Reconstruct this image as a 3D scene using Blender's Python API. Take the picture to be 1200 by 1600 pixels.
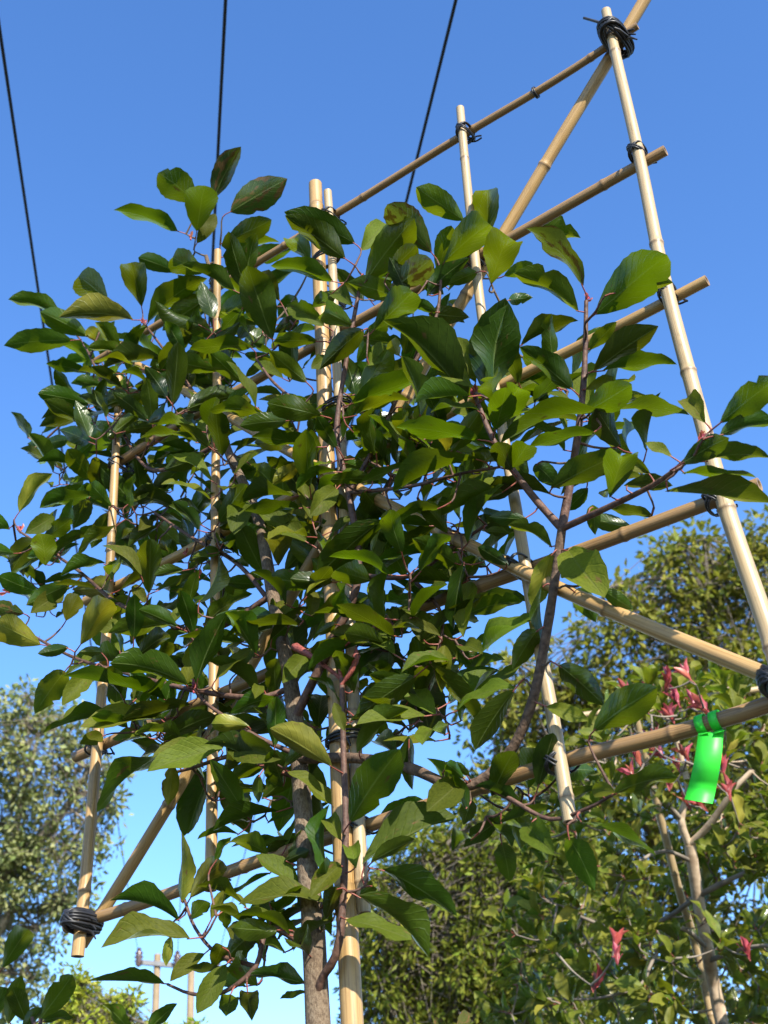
import bpy, math, random
import numpy as np
from mathutils import Matrix, Vector

random.seed(7)
RNG = np.random.default_rng(7)
for o in list(bpy.data.objects):
    bpy.data.objects.remove(o)
scene = bpy.context.scene
COL = scene.collection

# ------------------------------------------------------------------ camera
FPX = 1978.5                              # focal length in photo pixels (1200 x 1600)
EYE = np.array([0.0, 0.0, 1.5])
_up = np.array([381.8 - 600, -2148.1 - 800, FPX]); _up /= np.linalg.norm(_up)
_row = np.array([-2791.0 - 600, 2378.7 - 800, FPX]); _row -= _up * (_row @ _up); _row /= np.linalg.norm(_row)
_fw = np.array([0, 0, 1.0]) - _up * _up[2]; _fw /= np.linalg.norm(_fw)
CW = np.array([np.cross(_fw, _up), _fw, _up])      # camera (right, down, forward) -> world
cam_data = bpy.data.cameras.new('camera')
cam = bpy.data.objects.new('camera', cam_data); COL.objects.link(cam)
cam_data.sensor_fit = 'VERTICAL'; cam_data.sensor_height = 36; cam_data.sensor_width = 27
cam_data.lens = 36 * FPX / 1600
cam_data.clip_start = 0.05; cam_data.clip_end = 2000
R = np.column_stack([CW @ [1, 0, 0], CW @ [0, -1, 0], CW @ [0, 0, -1]])
M = Matrix.Identity(4)
for i in range(3):
    for j in range(3):
        M[i][j] = R[i, j]
    M[i][3] = EYE[i]
cam.matrix_world = M
cam_data.dof.use_dof = True; cam_data.dof.focus_distance = 1.95; cam_data.dof.aperture_fstop = 10
scene.camera = cam

# ------------------------------------------------------------------ light
SUN_AZ = math.radians(154)                # clockwise from the view direction (+Y)
SUN_EL = math.radians(31)
TO_SUN = Vector((math.sin(SUN_AZ) * math.cos(SUN_EL), math.cos(SUN_AZ) * math.cos(SUN_EL), math.sin(SUN_EL)))
world = bpy.data.worlds.new('World'); scene.world = world; world.use_nodes = True
wn = world.node_tree.nodes; wl = world.node_tree.links
bg = wn['Background']; sky = wn.new('ShaderNodeTexSky')
sky.sky_type = 'NISHITA'; sky.sun_disc = False
sky.sun_elevation = SUN_EL; sky.sun_rotation = SUN_AZ
sky.altitude = 0; sky.air_density = 1.0; sky.dust_density = 0.15; sky.ozone_density = 3.0
sat = wn.new('ShaderNodeHueSaturation'); sat.inputs['Saturation'].default_value = 1.2; sat.inputs['Hue'].default_value = 0.508; sat.inputs['Value'].default_value = 1.12
wl.new(sky.outputs[0], sat.inputs['Color']); wl.new(sat.outputs[0], bg.inputs[0]); bg.inputs[1].default_value = 0.15
sun_data = bpy.data.lights.new('sun', 'SUN'); sun_data.energy = 5.0; sun_data.angle = math.radians(0.5)
sun_data.color = (1.0, 0.94, 0.84)
sun = bpy.data.objects.new('sun', sun_data); COL.objects.link(sun)
sun.rotation_euler = TO_SUN.to_track_quat('Z', 'Y').to_euler()
scene.render.engine = 'CYCLES'
vs = scene.view_settings
vs.view_transform = 'Standard'; vs.look = 'None'; vs.exposure = 1.1; vs.gamma = 1; vs.use_curve_mapping = False
scene.cycles.transparent_max_bounces = 8

# ------------------------------------------------------------------ places
def ray(x, y):
    return CW @ (np.array([x - 600, y - 800, FPX]) / FPX)
def at(x, y, depth):                      # photo point at a depth in metres along the view axis
    return EYE + ray(x, y) * depth
UP = np.array([0, 0, 1.0])
ROW = CW @ _row                           # along the trellis, towards its far left end
NRM = np.cross(UP, ROW); NRM /= np.linalg.norm(NRM)
PL0 = EYE + (CW @ np.array([0, 0, 1.0])) * 2.0
if NRM @ (EYE - PL0) < 0:
    NRM = -NRM
def on(x, y, off=0.0):                    # photo point on the trellis plane, off metres towards the viewer
    d = ray(x, y)
    return EYE + d * ((NRM @ (PL0 + NRM * off - EYE)) / (NRM @ d))

# ------------------------------------------------------------------ materials
def mat(name):
    m = bpy.data.materials.new(name); m.use_nodes = True
    nt = m.node_tree; nt.nodes.clear()
    return m, nt.nodes, nt.links
def N(ns, t, **kw):
    n = ns.new(t)
    for k, v in kw.items():
        setattr(n, k, v)
    return n
def ramp(ns, stops, interp='LINEAR'):
    r = ns.new('ShaderNodeValToRGB'); e = r.color_ramp.elements
    r.color_ramp.interpolation = interp
    while len(e) < len(stops):
        e.new(0.5)
    for el, (p, c) in zip(e, stops):
        el.position = p; el.color = (*c, 1) if len(c) == 3 else c
    return r
def mixc(ns, ls, fac, a, b, blend='MIX'):
    m = ns.new('ShaderNodeMix'); m.data_type = 'RGBA'; m.blend_type = blend
    for sock, v in ((m.inputs[0], fac), (m.inputs[6], a), (m.inputs[7], b)):
        if hasattr(v, 'is_output'):
            ls.new(v, sock)
        elif isinstance(v, (int, float)):
            sock.default_value = v
        else:
            sock.default_value = (*v, 1)
    return m.outputs[2]
def mth(ns, ls, op, a, b=0.0, clamp=False):
    m = ns.new('ShaderNodeMath'); m.operation = op; m.use_clamp = clamp
    for sock, v in ((m.inputs[0], a), (m.inputs[1], b)):
        if hasattr(v, 'is_output'):
            ls.new(v, sock)
        else:
            sock.default_value = v
    return m.outputs[0]

def leaf_material(name, top, under, trans, brown=0.0, yellow=0.0, gloss=0.3, tfac=0.4, veins=True, spec=0.42):
    m, ns, ls = mat(name)
    out = N(ns, 'ShaderNodeOutputMaterial'); geo = N(ns, 'ShaderNodeNewGeometry'); oi = N(ns, 'ShaderNodeObjectInfo')
    rnd = mth(ns, ls, 'FRACT', mth(ns, ls, 'ADD', oi.outputs['Random'], geo.outputs['Random Per Island']))
    rnd2 = mth(ns, ls, 'FRACT', mth(ns, ls, 'MULTIPLY', rnd, 7.31))
    back = geo.outputs['Backfacing']
    base = mixc(ns, ls, back, top, under)
    tr = trans
    # leaf to leaf variation: darker, yellower
    dark = mth(ns, ls, 'MULTIPLY_ADD', rnd, 0.7); dark.node.inputs[2].default_value = 0.62
    hsv = N(ns, 'ShaderNodeHueSaturation'); ls.new(base, hsv.inputs['Color']); ls.new(dark, hsv.inputs['Value'])
    hue = mth(ns, ls, 'MULTIPLY_ADD', rnd2, 0.05); hue.node.inputs[2].default_value = 0.475
    ls.new(hue, hsv.inputs['Hue'])
    base = hsv.outputs[0]
    tc = N(ns, 'ShaderNodeTexCoord')
    noise = N(ns, 'ShaderNodeTexNoise'); noise.inputs['Scale'].default_value = 3.0; noise.inputs['Detail'].default_value = 5
    uvj = N(ns, 'ShaderNodeVectorMath', operation='ADD'); ls.new(tc.outputs['UV'], uvj.inputs[0])
    comb = N(ns, 'ShaderNodeCombineXYZ'); ls.new(mth(ns, ls, 'MULTIPLY', rnd, 37.0), comb.inputs[0]); ls.new(mth(ns, ls, 'MULTIPLY', rnd2, 19.0), comb.inputs[1])
    ls.new(comb.outputs[0], uvj.inputs[1]); ls.new(uvj.outputs[0], noise.inputs['Vector'])
    base = mixc(ns, ls, mth(ns, ls, 'MULTIPLY', noise.outputs['Fac'], 0.5), base, mixc(ns, ls, 1.0, base, (1.35, 1.15, 0.7), 'MULTIPLY'))
    fine = N(ns, 'ShaderNodeTexNoise'); fine.inputs['Scale'].default_value = 17.0; fine.inputs['Detail'].default_value = 4; fine.inputs['Roughness'].default_value = 0.65
    ls.new(uvj.outputs[0], fine.inputs['Vector'])
    fr_ = ramp(ns, [(0.35, (0.62, 0.66, 0.6)), (0.55, (1, 1, 1)), (0.75, (1.0, 1.0, 1.0))]); ls.new(fine.outputs['Fac'], fr_.inputs[0])
    base = mixc(ns, ls, 1.0, base, fr_.outputs[0], 'MULTIPLY')
    height = None
    if veins:
        sep = N(ns, 'ShaderNodeSeparateXYZ'); ls.new(tc.outputs['UV'], sep.inputs[0])
        av = mth(ns, ls, 'ABSOLUTE', mth(ns, ls, 'SUBTRACT', sep.outputs[1], 0.5))
        mid = mth(ns, ls, 'SUBTRACT', 1.0, mth(ns, ls, 'DIVIDE', av, 0.035), True)
        # side veins sweep forward from the midrib
        ph = mth(ns, ls, 'SUBTRACT', sep.outputs[0], mth(ns, ls, 'MULTIPLY', av, 0.55))
        ph = mth(ns, ls, 'ADD', ph, mth(ns, ls, 'MULTIPLY', noise.outputs['Fac'], 0.10))
        w = mth(ns, ls, 'SINE', mth(ns, ls, 'MULTIPLY', ph, 58.0))
        vein = mth(ns, ls, 'POWER', mth(ns, ls, 'MAXIMUM', w, 0.0), 10.0)
        base = mixc(ns, ls, mth(ns, ls, 'MULTIPLY', vein, 0.14), base, mixc(ns, ls, 1.0, base, (1.7, 1.5, 1.2), 'MULTIPLY'))
        midc = mixc(ns, ls, back, (0.20, 0.26, 0.08), (0.12, 0.13, 0.04))
        base = mixc(ns, ls, mth(ns, ls, 'MULTIPLY', mid, 0.6), base, midc)
        height = mth(ns, ls, 'ADD', mth(ns, ls, 'MULTIPLY', vein, 0.6), mid)
    if yellow:
        nz = N(ns, 'ShaderNodeTexNoise'); nz.inputs['Scale'].default_value = 2.2; ls.new(uvj.outputs[0], nz.inputs['Vector'])
        f = ramp(ns, [(0.3, (0, 0, 0)), (0.65, (yellow,) * 3)]); ls.new(nz.outputs['Fac'], f.inputs[0])
        base = mixc(ns, ls, f.outputs[0], base, (0.42, 0.38, 0.06))
    nb = N(ns, 'ShaderNodeTexNoise'); nb.inputs['Scale'].default_value = 4.2; nb.inputs['Detail'].default_value = 6
    ls.new(uvj.outputs[0], nb.inputs['Vector'])
    fb = ramp(ns, [(0.66 - brown * 0.2, (0, 0, 0)), (0.72 - brown * 0.17, (1, 1, 1))]); ls.new(nb.outputs['Fac'], fb.inputs[0])
    base = mixc(ns, ls, mth(ns, ls, 'MULTIPLY', fb.outputs[0], 0.8), base, (0.16, 0.09, 0.035))
    p = N(ns, 'ShaderNodeBsdfPrincipled'); ls.new(base, p.inputs['Base Color'])
    rg = mth(ns, ls, 'MULTIPLY_ADD', back, 0.28); rg.node.inputs[2].default_value = gloss
    ls.new(rg, p.inputs['Roughness']); sp_ = mth(ns, ls, 'MULTIPLY_ADD', back, -spec * .7); sp_.node.inputs[2].default_value = spec; ls.new(sp_, p.inputs['Specular IOR Level'])
    t = N(ns, 'ShaderNodeBsdfTranslucent')
    tcol = mixc(ns, ls, 1.0, mixc(ns, ls, 0.0, tr, tr), mixc(ns, ls, fb.outputs[0], (1, 1, 1), (0.4, 0.25, 0.2)), 'MULTIPLY')
    hs2 = N(ns, 'ShaderNodeHueSaturation'); ls.new(tcol, hs2.inputs['Color']); ls.new(dark, hs2.inputs['Value']); ls.new(hue, hs2.inputs['Hue'])
    ls.new(hs2.outputs[0], t.inputs['Color'])
    if height is not None:
        bp = N(ns, 'ShaderNodeBump'); bp.inputs['Strength'].default_value = 0.35; bp.inputs['Distance'].default_value = 0.002
        ls.new(mth(ns, ls, 'ADD', height, noise.outputs['Fac']), bp.inputs['Height']); ls.new(bp.outputs[0], p.inputs['Normal'])
    mx = N(ns, 'ShaderNodeMixShader'); mx.inputs[0].default_value = tfac
    ls.new(p.outputs[0], mx.inputs[1]); ls.new(t.outputs[0], mx.inputs[2]); ls.new(mx.outputs[0], out.inputs[0])
    return m

def simple_mat(name, c1, c2, scale=20, rough=0.7, bump=0.2, stretch=(1, 1, 1), spec=0.3, uv=False, bdist=0.003):
    m, ns, ls = mat(name)
    out = N(ns, 'ShaderNodeOutputMaterial'); p = N(ns, 'ShaderNodeBsdfPrincipled'); tc = N(ns, 'ShaderNodeTexCoord')
    mp = N(ns, 'ShaderNodeMapping'); mp.inputs['Scale'].default_value = stretch
    ls.new(tc.outputs['UV' if uv else 'Object'], mp.inputs[0])
    nz = N(ns, 'ShaderNodeTexNoise'); nz.inputs['Scale'].default_value = scale; nz.inputs['Detail'].default_value = 6
    ls.new(mp.outputs[0], nz.inputs['Vector'])
    r = ramp(ns, [(0.3, c1), (0.7, c2)]); ls.new(nz.outputs['Fac'], r.inputs[0])
    ls.new(r.outputs[0], p.inputs['Base Color']); p.inputs['Roughness'].default_value = rough
    p.inputs['Specular IOR Level'].default_value = spec
    bp = N(ns, 'ShaderNodeBump'); bp.inputs['Strength'].default_value = bump; bp.inputs['Distance'].default_value = bdist
    ls.new(nz.outputs['Fac'], bp.inputs['Height']); ls.new(bp.outputs[0], p.inputs['Normal'])
    ls.new(p.outputs[0], out.inputs[0])
    return m

def bamboo_material(name, light, deep):
    m, ns, ls = mat(name)
    out = N(ns, 'ShaderNodeOutputMaterial'); p = N(ns, 'ShaderNodeBsdfPrincipled'); tc = N(ns, 'ShaderNodeTexCoord')
    oi = N(ns, 'ShaderNodeObjectInfo')
    mp = N(ns, 'ShaderNodeMapping'); mp.inputs['Scale'].default_value = (9, 2.2, 1)     # u around, v in metres
    sh = N(ns, 'ShaderNodeVectorMath', operation='ADD'); ls.new(tc.outputs['UV'], sh.inputs[0])
    cb = N(ns, 'ShaderNodeCombineXYZ'); ls.new(mth(ns, ls, 'MULTIPLY', oi.outputs['Random'], 31.0), cb.inputs[1]); ls.new(cb.outputs[0], sh.inputs[1])
    ls.new(sh.outputs[0], mp.inputs[0])
    streak = N(ns, 'ShaderNodeTexNoise'); streak.inputs['Scale'].default_value = 4; streak.inputs['Detail'].default_value = 6
    ls.new(mp.outputs[0], streak.inputs['Vector'])
    r = ramp(ns, [(0.28, deep), (0.5, light), (0.8, tuple(min(1, c * 1.15) for c in light))]); ls.new(streak.outputs['Fac'], r.inputs[0])
    mp2 = N(ns, 'ShaderNodeMapping'); mp2.inputs['Scale'].default_value = (3.0, 14, 1); ls.new(sh.outputs[0], mp2.inputs[0])
    blot = N(ns, 'ShaderNodeTexNoise'); blot.inputs['Scale'].default_value = 2.4; blot.inputs['Detail'].default_value = 8; blot.inputs['Roughness'].default_value = 0.7
    ls.new(mp2.outputs[0], blot.inputs['Vector'])
    rb = ramp(ns, [(0.57, (0, 0, 0)), (0.70, (1, 1, 1))]); ls.new(blot.outputs['Fac'], rb.inputs[0])
    col = mixc(ns, ls, mth(ns, ls, 'MULTIPLY', rb.outputs[0], 0.55), r.outputs[0], (0.12, 0.075, 0.04))
    at_ = N(ns, 'ShaderNodeAttribute', attribute_name='node')
    col = mixc(ns, ls, mth(ns, ls, 'MULTIPLY', at_.outputs['Fac'], 0.85), col, (0.16, 0.10, 0.05))
    ls.new(col, p.inputs['Base Color']); p.inputs['Roughness'].default_value = 0.42; p.inputs['Specular IOR Level'].default_value = 0.4
    bp = N(ns, 'ShaderNodeBump'); bp.inputs['Strength'].default_value = 0.25; bp.inputs['Distance'].default_value = 0.001
    ls.new(streak.outputs['Fac'], bp.inputs['Height']); ls.new(bp.outputs[0], p.inputs['Normal'])
    ls.new(p.outputs[0], out.inputs[0])
    return m

MAT = {}
MAT['leaf'] = leaf_material('photinia_leaf', (0.031, 0.064, 0.006), (0.086, 0.108, 0.012), (0.118, 0.165, 0.0015), brown=0.0)
MAT['leaf_yellow'] = leaf_material('yellowing_sunlit_leaf', (0.07, 0.10, 0.010), (0.20, 0.19, 0.03), (0.22, 0.22, 0.006), yellow=0.55)  # also for sunlit undersides, the sun on them put into the colour
MAT['leaf_brown'] = leaf_material('browned_leaf', (0.035, 0.06, 0.012), (0.10, 0.11, 0.026), (0.09, 0.12, 0.008), brown=0.72)
MAT['red_leaf'] = leaf_material('young_red_leaf', (0.44, 0.085, 0.09), (0.46, 0.14, 0.13), (0.5, 0.07, 0.07), gloss=0.35, veins=False)
MAT['far_leaf'] = leaf_material('hedge_leaf', (0.045, 0.085, 0.010), (0.11, 0.135, 0.02), (0.17, 0.22, 0.008), gloss=0.2, spec=0.6, yellow=0.2)
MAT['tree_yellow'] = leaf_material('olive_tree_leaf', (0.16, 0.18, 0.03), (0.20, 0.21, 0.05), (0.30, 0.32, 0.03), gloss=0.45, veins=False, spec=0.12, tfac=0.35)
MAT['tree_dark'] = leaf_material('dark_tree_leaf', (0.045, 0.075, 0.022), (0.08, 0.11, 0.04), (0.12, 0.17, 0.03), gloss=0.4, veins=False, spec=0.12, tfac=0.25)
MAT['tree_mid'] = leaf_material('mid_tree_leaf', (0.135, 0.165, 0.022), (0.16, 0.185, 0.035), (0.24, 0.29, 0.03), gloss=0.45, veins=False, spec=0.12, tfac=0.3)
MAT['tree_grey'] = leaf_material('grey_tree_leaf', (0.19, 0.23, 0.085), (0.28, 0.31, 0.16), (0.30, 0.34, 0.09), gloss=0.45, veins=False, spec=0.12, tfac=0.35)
MAT['bush'] = leaf_material('yellow_bush_leaf', (0.30, 0.36, 0.04), (0.30, 0.34, 0.06), (0.45, 0.5, 0.04), gloss=0.5, veins=False, spec=0.12, tfac=0.4)
MAT['bamboo'] = bamboo_material('bamboo_cane', (0.35, 0.22, 0.085), (0.21, 0.115, 0.038))
MAT['bamboo_pale'] = bamboo_material('bleached_bamboo', (0.37, 0.275, 0.15), (0.24, 0.16, 0.075))
MAT['bamboo_brown'] = bamboo_material('brown_bamboo', (0.27, 0.165, 0.07), (0.14, 0.075, 0.03))
MAT['hollow'] = simple_mat('cane_hollow', (0.10, 0.065, 0.03), (0.2, 0.14, 0.08), 60)
MAT['tie'] = simple_mat('black_rubber_tie', (0.008, 0.008, 0.009), (0.02, 0.02, 0.022), 60, 0.45, 0.2, spec=0.5)
def bark_material():
    m, ns, ls = mat('photinia_bark')
    out = N(ns, 'ShaderNodeOutputMaterial'); p = N(ns, 'ShaderNodeBsdfPrincipled'); tc = N(ns, 'ShaderNodeTexCoord')
    mp = N(ns, 'ShaderNodeMapping'); mp.inputs['Scale'].default_value = (5, 26, 1); ls.new(tc.outputs['UV'], mp.inputs[0])   # u around, v along
    big = N(ns, 'ShaderNodeTexNoise'); big.inputs['Scale'].default_value = 24; big.inputs['Detail'].default_value = 5; ls.new(tc.outputs['Object'], big.inputs['Vector'])
    f1 = N(ns, 'ShaderNodeTexNoise'); f1.inputs['Scale'].default_value = 5; f1.inputs['Detail'].default_value = 9; f1.inputs['Roughness'].default_value = .72; ls.new(mp.outputs[0], f1.inputs['Vector'])
    r1 = ramp(ns, [(.32, (.035, .022, .014)), (.48, (.12, .082, .052)), (.66, (.20, .15, .10))]); ls.new(f1.outputs['Fac'], r1.inputs[0])
    r2 = ramp(ns, [(.42, (1, 1, 1)), (.62, (1.25, 1.3, 1.3))]); ls.new(big.outputs['Fac'], r2.inputs[0])
    c = mixc(ns, ls, 1.0, r1.outputs[0], r2.outputs[0], 'MULTIPLY')
    ls.new(c, p.inputs['Base Color']); p.inputs['Roughness'].default_value = .85; p.inputs['Specular IOR Level'].default_value = .25
    bp = N(ns, 'ShaderNodeBump'); bp.inputs['Strength'].default_value = .9; bp.inputs['Distance'].default_value = .003
    ls.new(f1.outputs['Fac'], bp.inputs['Height']); ls.new(bp.outputs[0], p.inputs['Normal']); ls.new(p.outputs[0], out.inputs[0])
    return m
MAT['bark'] = bark_material()
MAT['brown_bark'] = simple_mat('brown_bark', (0.045, 0.028, 0.018), (0.15, 0.095, 0.06), 130, 0.85, 1.0)
MAT['twig'] = simple_mat('brown_twig_bark', (0.050, 0.026, 0.018), (0.14, 0.075, 0.05), 120, 0.6, 0.6)
MAT['petiole'] = simple_mat('red_leaf_stalk', (0.15, 0.035, 0.025), (0.27, 0.085, 0.06), 80, 0.45, 0.1)
MAT['bud'] = simple_mat('pink_bud', (0.10, 0.022, 0.018), (0.30, 0.085, 0.06), 300, 0.5, 0.3)
MAT['tree_bark'] = simple_mat('tree_bark', (0.12, 0.10, 0.08), (0.26, 0.22, 0.17), 12, 0.9, 0.5)
MAT['pale_bark'] = simple_mat('pale_bark', (0.34, 0.29, 0.22), (0.58, 0.52, 0.43), 14, 0.85, 0.4)
MAT['tan_bark'] = simple_mat('tan_bark', (0.28, 0.20, 0.13), (0.55, 0.43, 0.30), 30, 0.85, 0.5)
MAT['pole'] = simple_mat('weathered_pole_wood', (0.20, 0.145, 0.085), (0.32, 0.24, 0.15), 8, 0.85, 0.3, (6, 6, 0.6))
MAT['steel'] = simple_mat('grey_crossarm', (0.12, 0.12, 0.12), (0.2, 0.2, 0.2), 10, 0.6, 0.1)
MAT['ceramic'] = simple_mat('brown_insulator_glaze', (0.05, 0.03, 0.025), (0.09, 0.05, 0.04), 20, 0.25, 0.05, spec=0.6)
MAT['wire'] = simple_mat('black_cable', (0.010, 0.011, 0.013), (0.018, 0.019, 0.022), 30, 0.6, 0.1)
MAT['ground'] = simple_mat('gravelly_ground', (0.035, 0.035, 0.028), (0.075, 0.07, 0.05), 5, 0.95, 0.6)
def tag_material():
    m, ns, ls = mat('neon_green_plastic')
    out = N(ns, 'ShaderNodeOutputMaterial'); p = N(ns, 'ShaderNodeBsdfPrincipled')
    p.inputs['Base Color'].default_value = (0.045, 0.70, 0.05, 1); p.inputs['Roughness'].default_value = 0.45
    t = N(ns, 'ShaderNodeBsdfTranslucent'); t.inputs[0].default_value = (0.05, 0.75, 0.05, 1)
    mx = N(ns, 'ShaderNodeMixShader'); mx.inputs[0].default_value = 0.2
    ls.new(p.outputs[0], mx.inputs[1]); ls.new(t.outputs[0], mx.inputs[2]); ls.new(mx.outputs[0], out.inputs[0])
    return m
MAT['tag'] = tag_material()

# ------------------------------------------------------------------ mesh helpers
class MB:
    """collects vertices, faces, uvs, a 'node' value and a material index"""
    def __init__(self):
        self.v = []; self.f = []; self.uv = []; self.mi = []; self.nd = []; self.n = 0
    def add(self, verts, faces, uvs, mi=0, nd=None):
        verts = np.asarray(verts, float)
        k = self.n; self.v.append(verts); self.n += len(verts)
        self.f.extend([tuple(i + k for i in f) for f in faces])
        self.uv.extend(uvs); self.mi.extend([mi] * len(faces))
        self.nd.extend(nd if nd is not None else [0.0] * len(verts))
    def mesh(self, name, mats, smooth=True, shift=None):
        me = bpy.data.meshes.new(name)
        v = np.concatenate(self.v) if self.v else np.zeros((0, 3))
        if shift is not None:
            v = v - shift
        me.from_pydata(v.tolist(), [], self.f)
        for m in mats:
            me.materials.append(m)
        me.polygons.foreach_set('material_index', self.mi)
        me.polygons.foreach_set('use_smooth', [smooth] * len(self.f))
        ul = me.uv_layers.new(name='UVMap')
        flat = [c for f in self.uv for p in f for c in p]
        ul.data.foreach_set('uv', flat)
        if any(self.nd):
            a = me.attributes.new('node', 'FLOAT', 'POINT'); a.data.foreach_set('value', self.nd)
        me.update()
        return me

def spline(pts, step):
    """Catmull-Rom through pts (any dimension), resampled about every step metres"""
    p = np.asarray(pts, float)
    q = np.vstack([2 * p[0] - p[1], p, 2 * p[-1] - p[-2]])
    out = []
    for i in range(1, len(q) - 2):
        L = np.linalg.norm(q[i + 1][:3] - q[i][:3]); n = max(2, int(math.ceil(L / step)))
        for k in range(n):
            t = k / n
            out.append(0.5 * ((2 * q[i]) + (-q[i - 1] + q[i + 1]) * t + (2 * q[i - 1] - 5 * q[i] + 4 * q[i + 1] - q[i + 2]) * t * t
                              + (-q[i - 1] + 3 * q[i] - 3 * q[i + 1] + q[i + 2]) * t ** 3))
    out.append(p[-1])
    return np.array(out)

def tube(mb, pts, rad, seg=8, mi=0, cap=True, nd=None, hollow=None, closed=False):
    pts = np.asarray(pts, float); n = len(pts)
    rad = np.broadcast_to(np.asarray(rad, float), (n,))
    T = np.gradient(pts, axis=0)
    if closed:
        T = np.roll(pts, -1, 0) - np.roll(pts, 1, 0)
    T /= np.linalg.norm(T, axis=1)[:, None] + 1e-12
    a = np.array([0, 0, 1.0]) if abs(T[0][2]) < 0.9 else np.array([1.0, 0, 0])
    x = np.cross(T[0], a); x /= np.linalg.norm(x)
    V = np.zeros((n, seg, 3)); ln = 0; lens = []
    ang = np.arange(seg) * 2 * math.pi / seg; ca, sa = np.cos(ang)[:, None], np.sin(ang)[:, None]
    for i in range(n):
        x = x - T[i] * (x @ T[i]); x /= np.linalg.norm(x) + 1e-12
        y = np.cross(T[i], x)
        if i:
            ln += np.linalg.norm(pts[i] - pts[i - 1])
        lens.append(ln)
        V[i] = pts[i] + rad[i] * (ca * x + sa * y)
    F = []; UV = []
    for i in range(n if closed else n - 1):
        i2 = (i + 1) % n
        for j in range(seg):
            j2 = (j + 1) % seg
            F.append((i * seg + j, i * seg + j2, i2 * seg + j2, i2 * seg + j))
            u0, u1 = j / seg, (j + 1) / seg; v0 = lens[i]; v1 = lens[i2] if i2 else ln
            UV.append(((u0, v0), (u1, v0), (u1, v1), (u0, v1)))
    ndv = None if nd is None else np.repeat(nd, seg).tolist()
    mb.add(V.reshape(-1, 3), F, UV, mi, ndv)
    if cap and not closed:
        for e, sgn in ((0, -1), (n - 1, 1)):
            ring = V[e]; order = range(seg) if sgn > 0 else range(seg - 1, -1, -1)
            if hollow is None:
                mb.add(ring, [tuple(order)], [[(0.5, lens[e])] * seg], mi)
            else:
                c = pts[e]; inner = c + (ring - c) * 0.62; deep = inner - sgn * T[e] * 0.012
                vv = np.vstack([ring, inner, deep]); ff = []; uu = []
                for j in range(seg):
                    j2 = (j + 1) % seg
                    for b in (0, seg):
                        q = (b + j, b + j2, b + seg + j2, b + seg + j)
                        ff.append(q if sgn > 0 else q[::-1]); uu.append(((0.3, lens[e]),) * 4)
                base = tuple(2 * seg + j for j in order); ff.append(base); uu.append(((0.3, lens[e]),) * seg)
                k = len(mb.f); mb.add(vv, ff, uu, hollow)
                for j in range(seg):
                    mb.mi[k + 2 * j] = mi

def link(name, mesh, parent=None, basis=None):
    o = bpy.data.objects.new(name, mesh); COL.objects.link(o)
    if parent is not None:
        o.parent = parent
        if parent.type == 'EMPTY':
            o.matrix_parent_inverse = Matrix.Translation(-parent.location)
    if basis is not None:
        o.matrix_basis = basis
    return o
def thing(name, label, cat, loc, group=None):
    o = bpy.data.objects.new(name, None); COL.objects.link(o)
    o.location = Vector(loc); o.empty_display_size = 0.1
    o['label'] = label; o['category'] = cat
    if group:
        o['group'] = group
    return o
def tag(o, label, cat, group=None):
    o['label'] = label; o['category'] = cat
    if group:
        o['group'] = group
    return o

# ------------------------------------------------------------------ ground
mb = MB()
mb.add([(-600, -600, 0), (600, -600, 0), (600, 900, 0), (-600, 900, 0)], [(0, 1, 2, 3)], [((0, 0), (1, 0), (1, 1), (0, 1))])
g = link('ground', mb.mesh('ground', [MAT['ground']], False)); g['kind'] = 'structure'

# ------------------------------------------------------------------ bamboo canes
def cane_mesh(name, pts, r0, r1, m, internode=0.24, seed=0, seg=12, wob=0.0015):
    rn = np.random.default_rng(seed)
    base = spline(pts, 0.05); d = np.r_[0, np.cumsum(np.linalg.norm(np.diff(base, axis=0), axis=1))]; L = d[-1]
    nodes = []; x = rn.uniform(0.3, 0.9) * internode
    while x < L - 0.02:
        nodes.append(x); x += internode * rn.uniform(0.8, 1.2)
    s = list(np.arange(0, L, 0.04)) + [L]
    for nd in nodes:
        s += [nd + e for e in (-0.010, -0.005, -0.0022, 0, 0.0022, 0.005, 0.010)]
    s = np.unique(np.clip(s, 0, L)); s = s[np.r_[True, np.diff(s) > 0.0006]]
    P = np.column_stack([np.interp(s, d, base[:, k]) for k in range(3)])
    zig = np.array([math.sin(math.pi * si / internode) for si in s]) * wob
    P += zig[:, None] * rn.normal(size=3)[None] * 0.6
    rad = r0 + (r1 - r0) * s / L
    bump = np.zeros_like(s)
    for nd in nodes:
        bump = np.maximum(bump, np.exp(-((s - nd) / 0.0035) ** 2))
    rad = rad * (1 + 0.13 * bump)
    nodev = np.zeros_like(s)
    for nd in nodes:
        nodev = np.maximum(nodev, np.exp(-((s - nd - 0.002) / 0.0025) ** 2))
    mb = MB(); tube(mb, P, rad, seg, 0, True, nodev, hollow=1)
    return mb.mesh(name, [m, MAT['hollow']])

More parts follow.
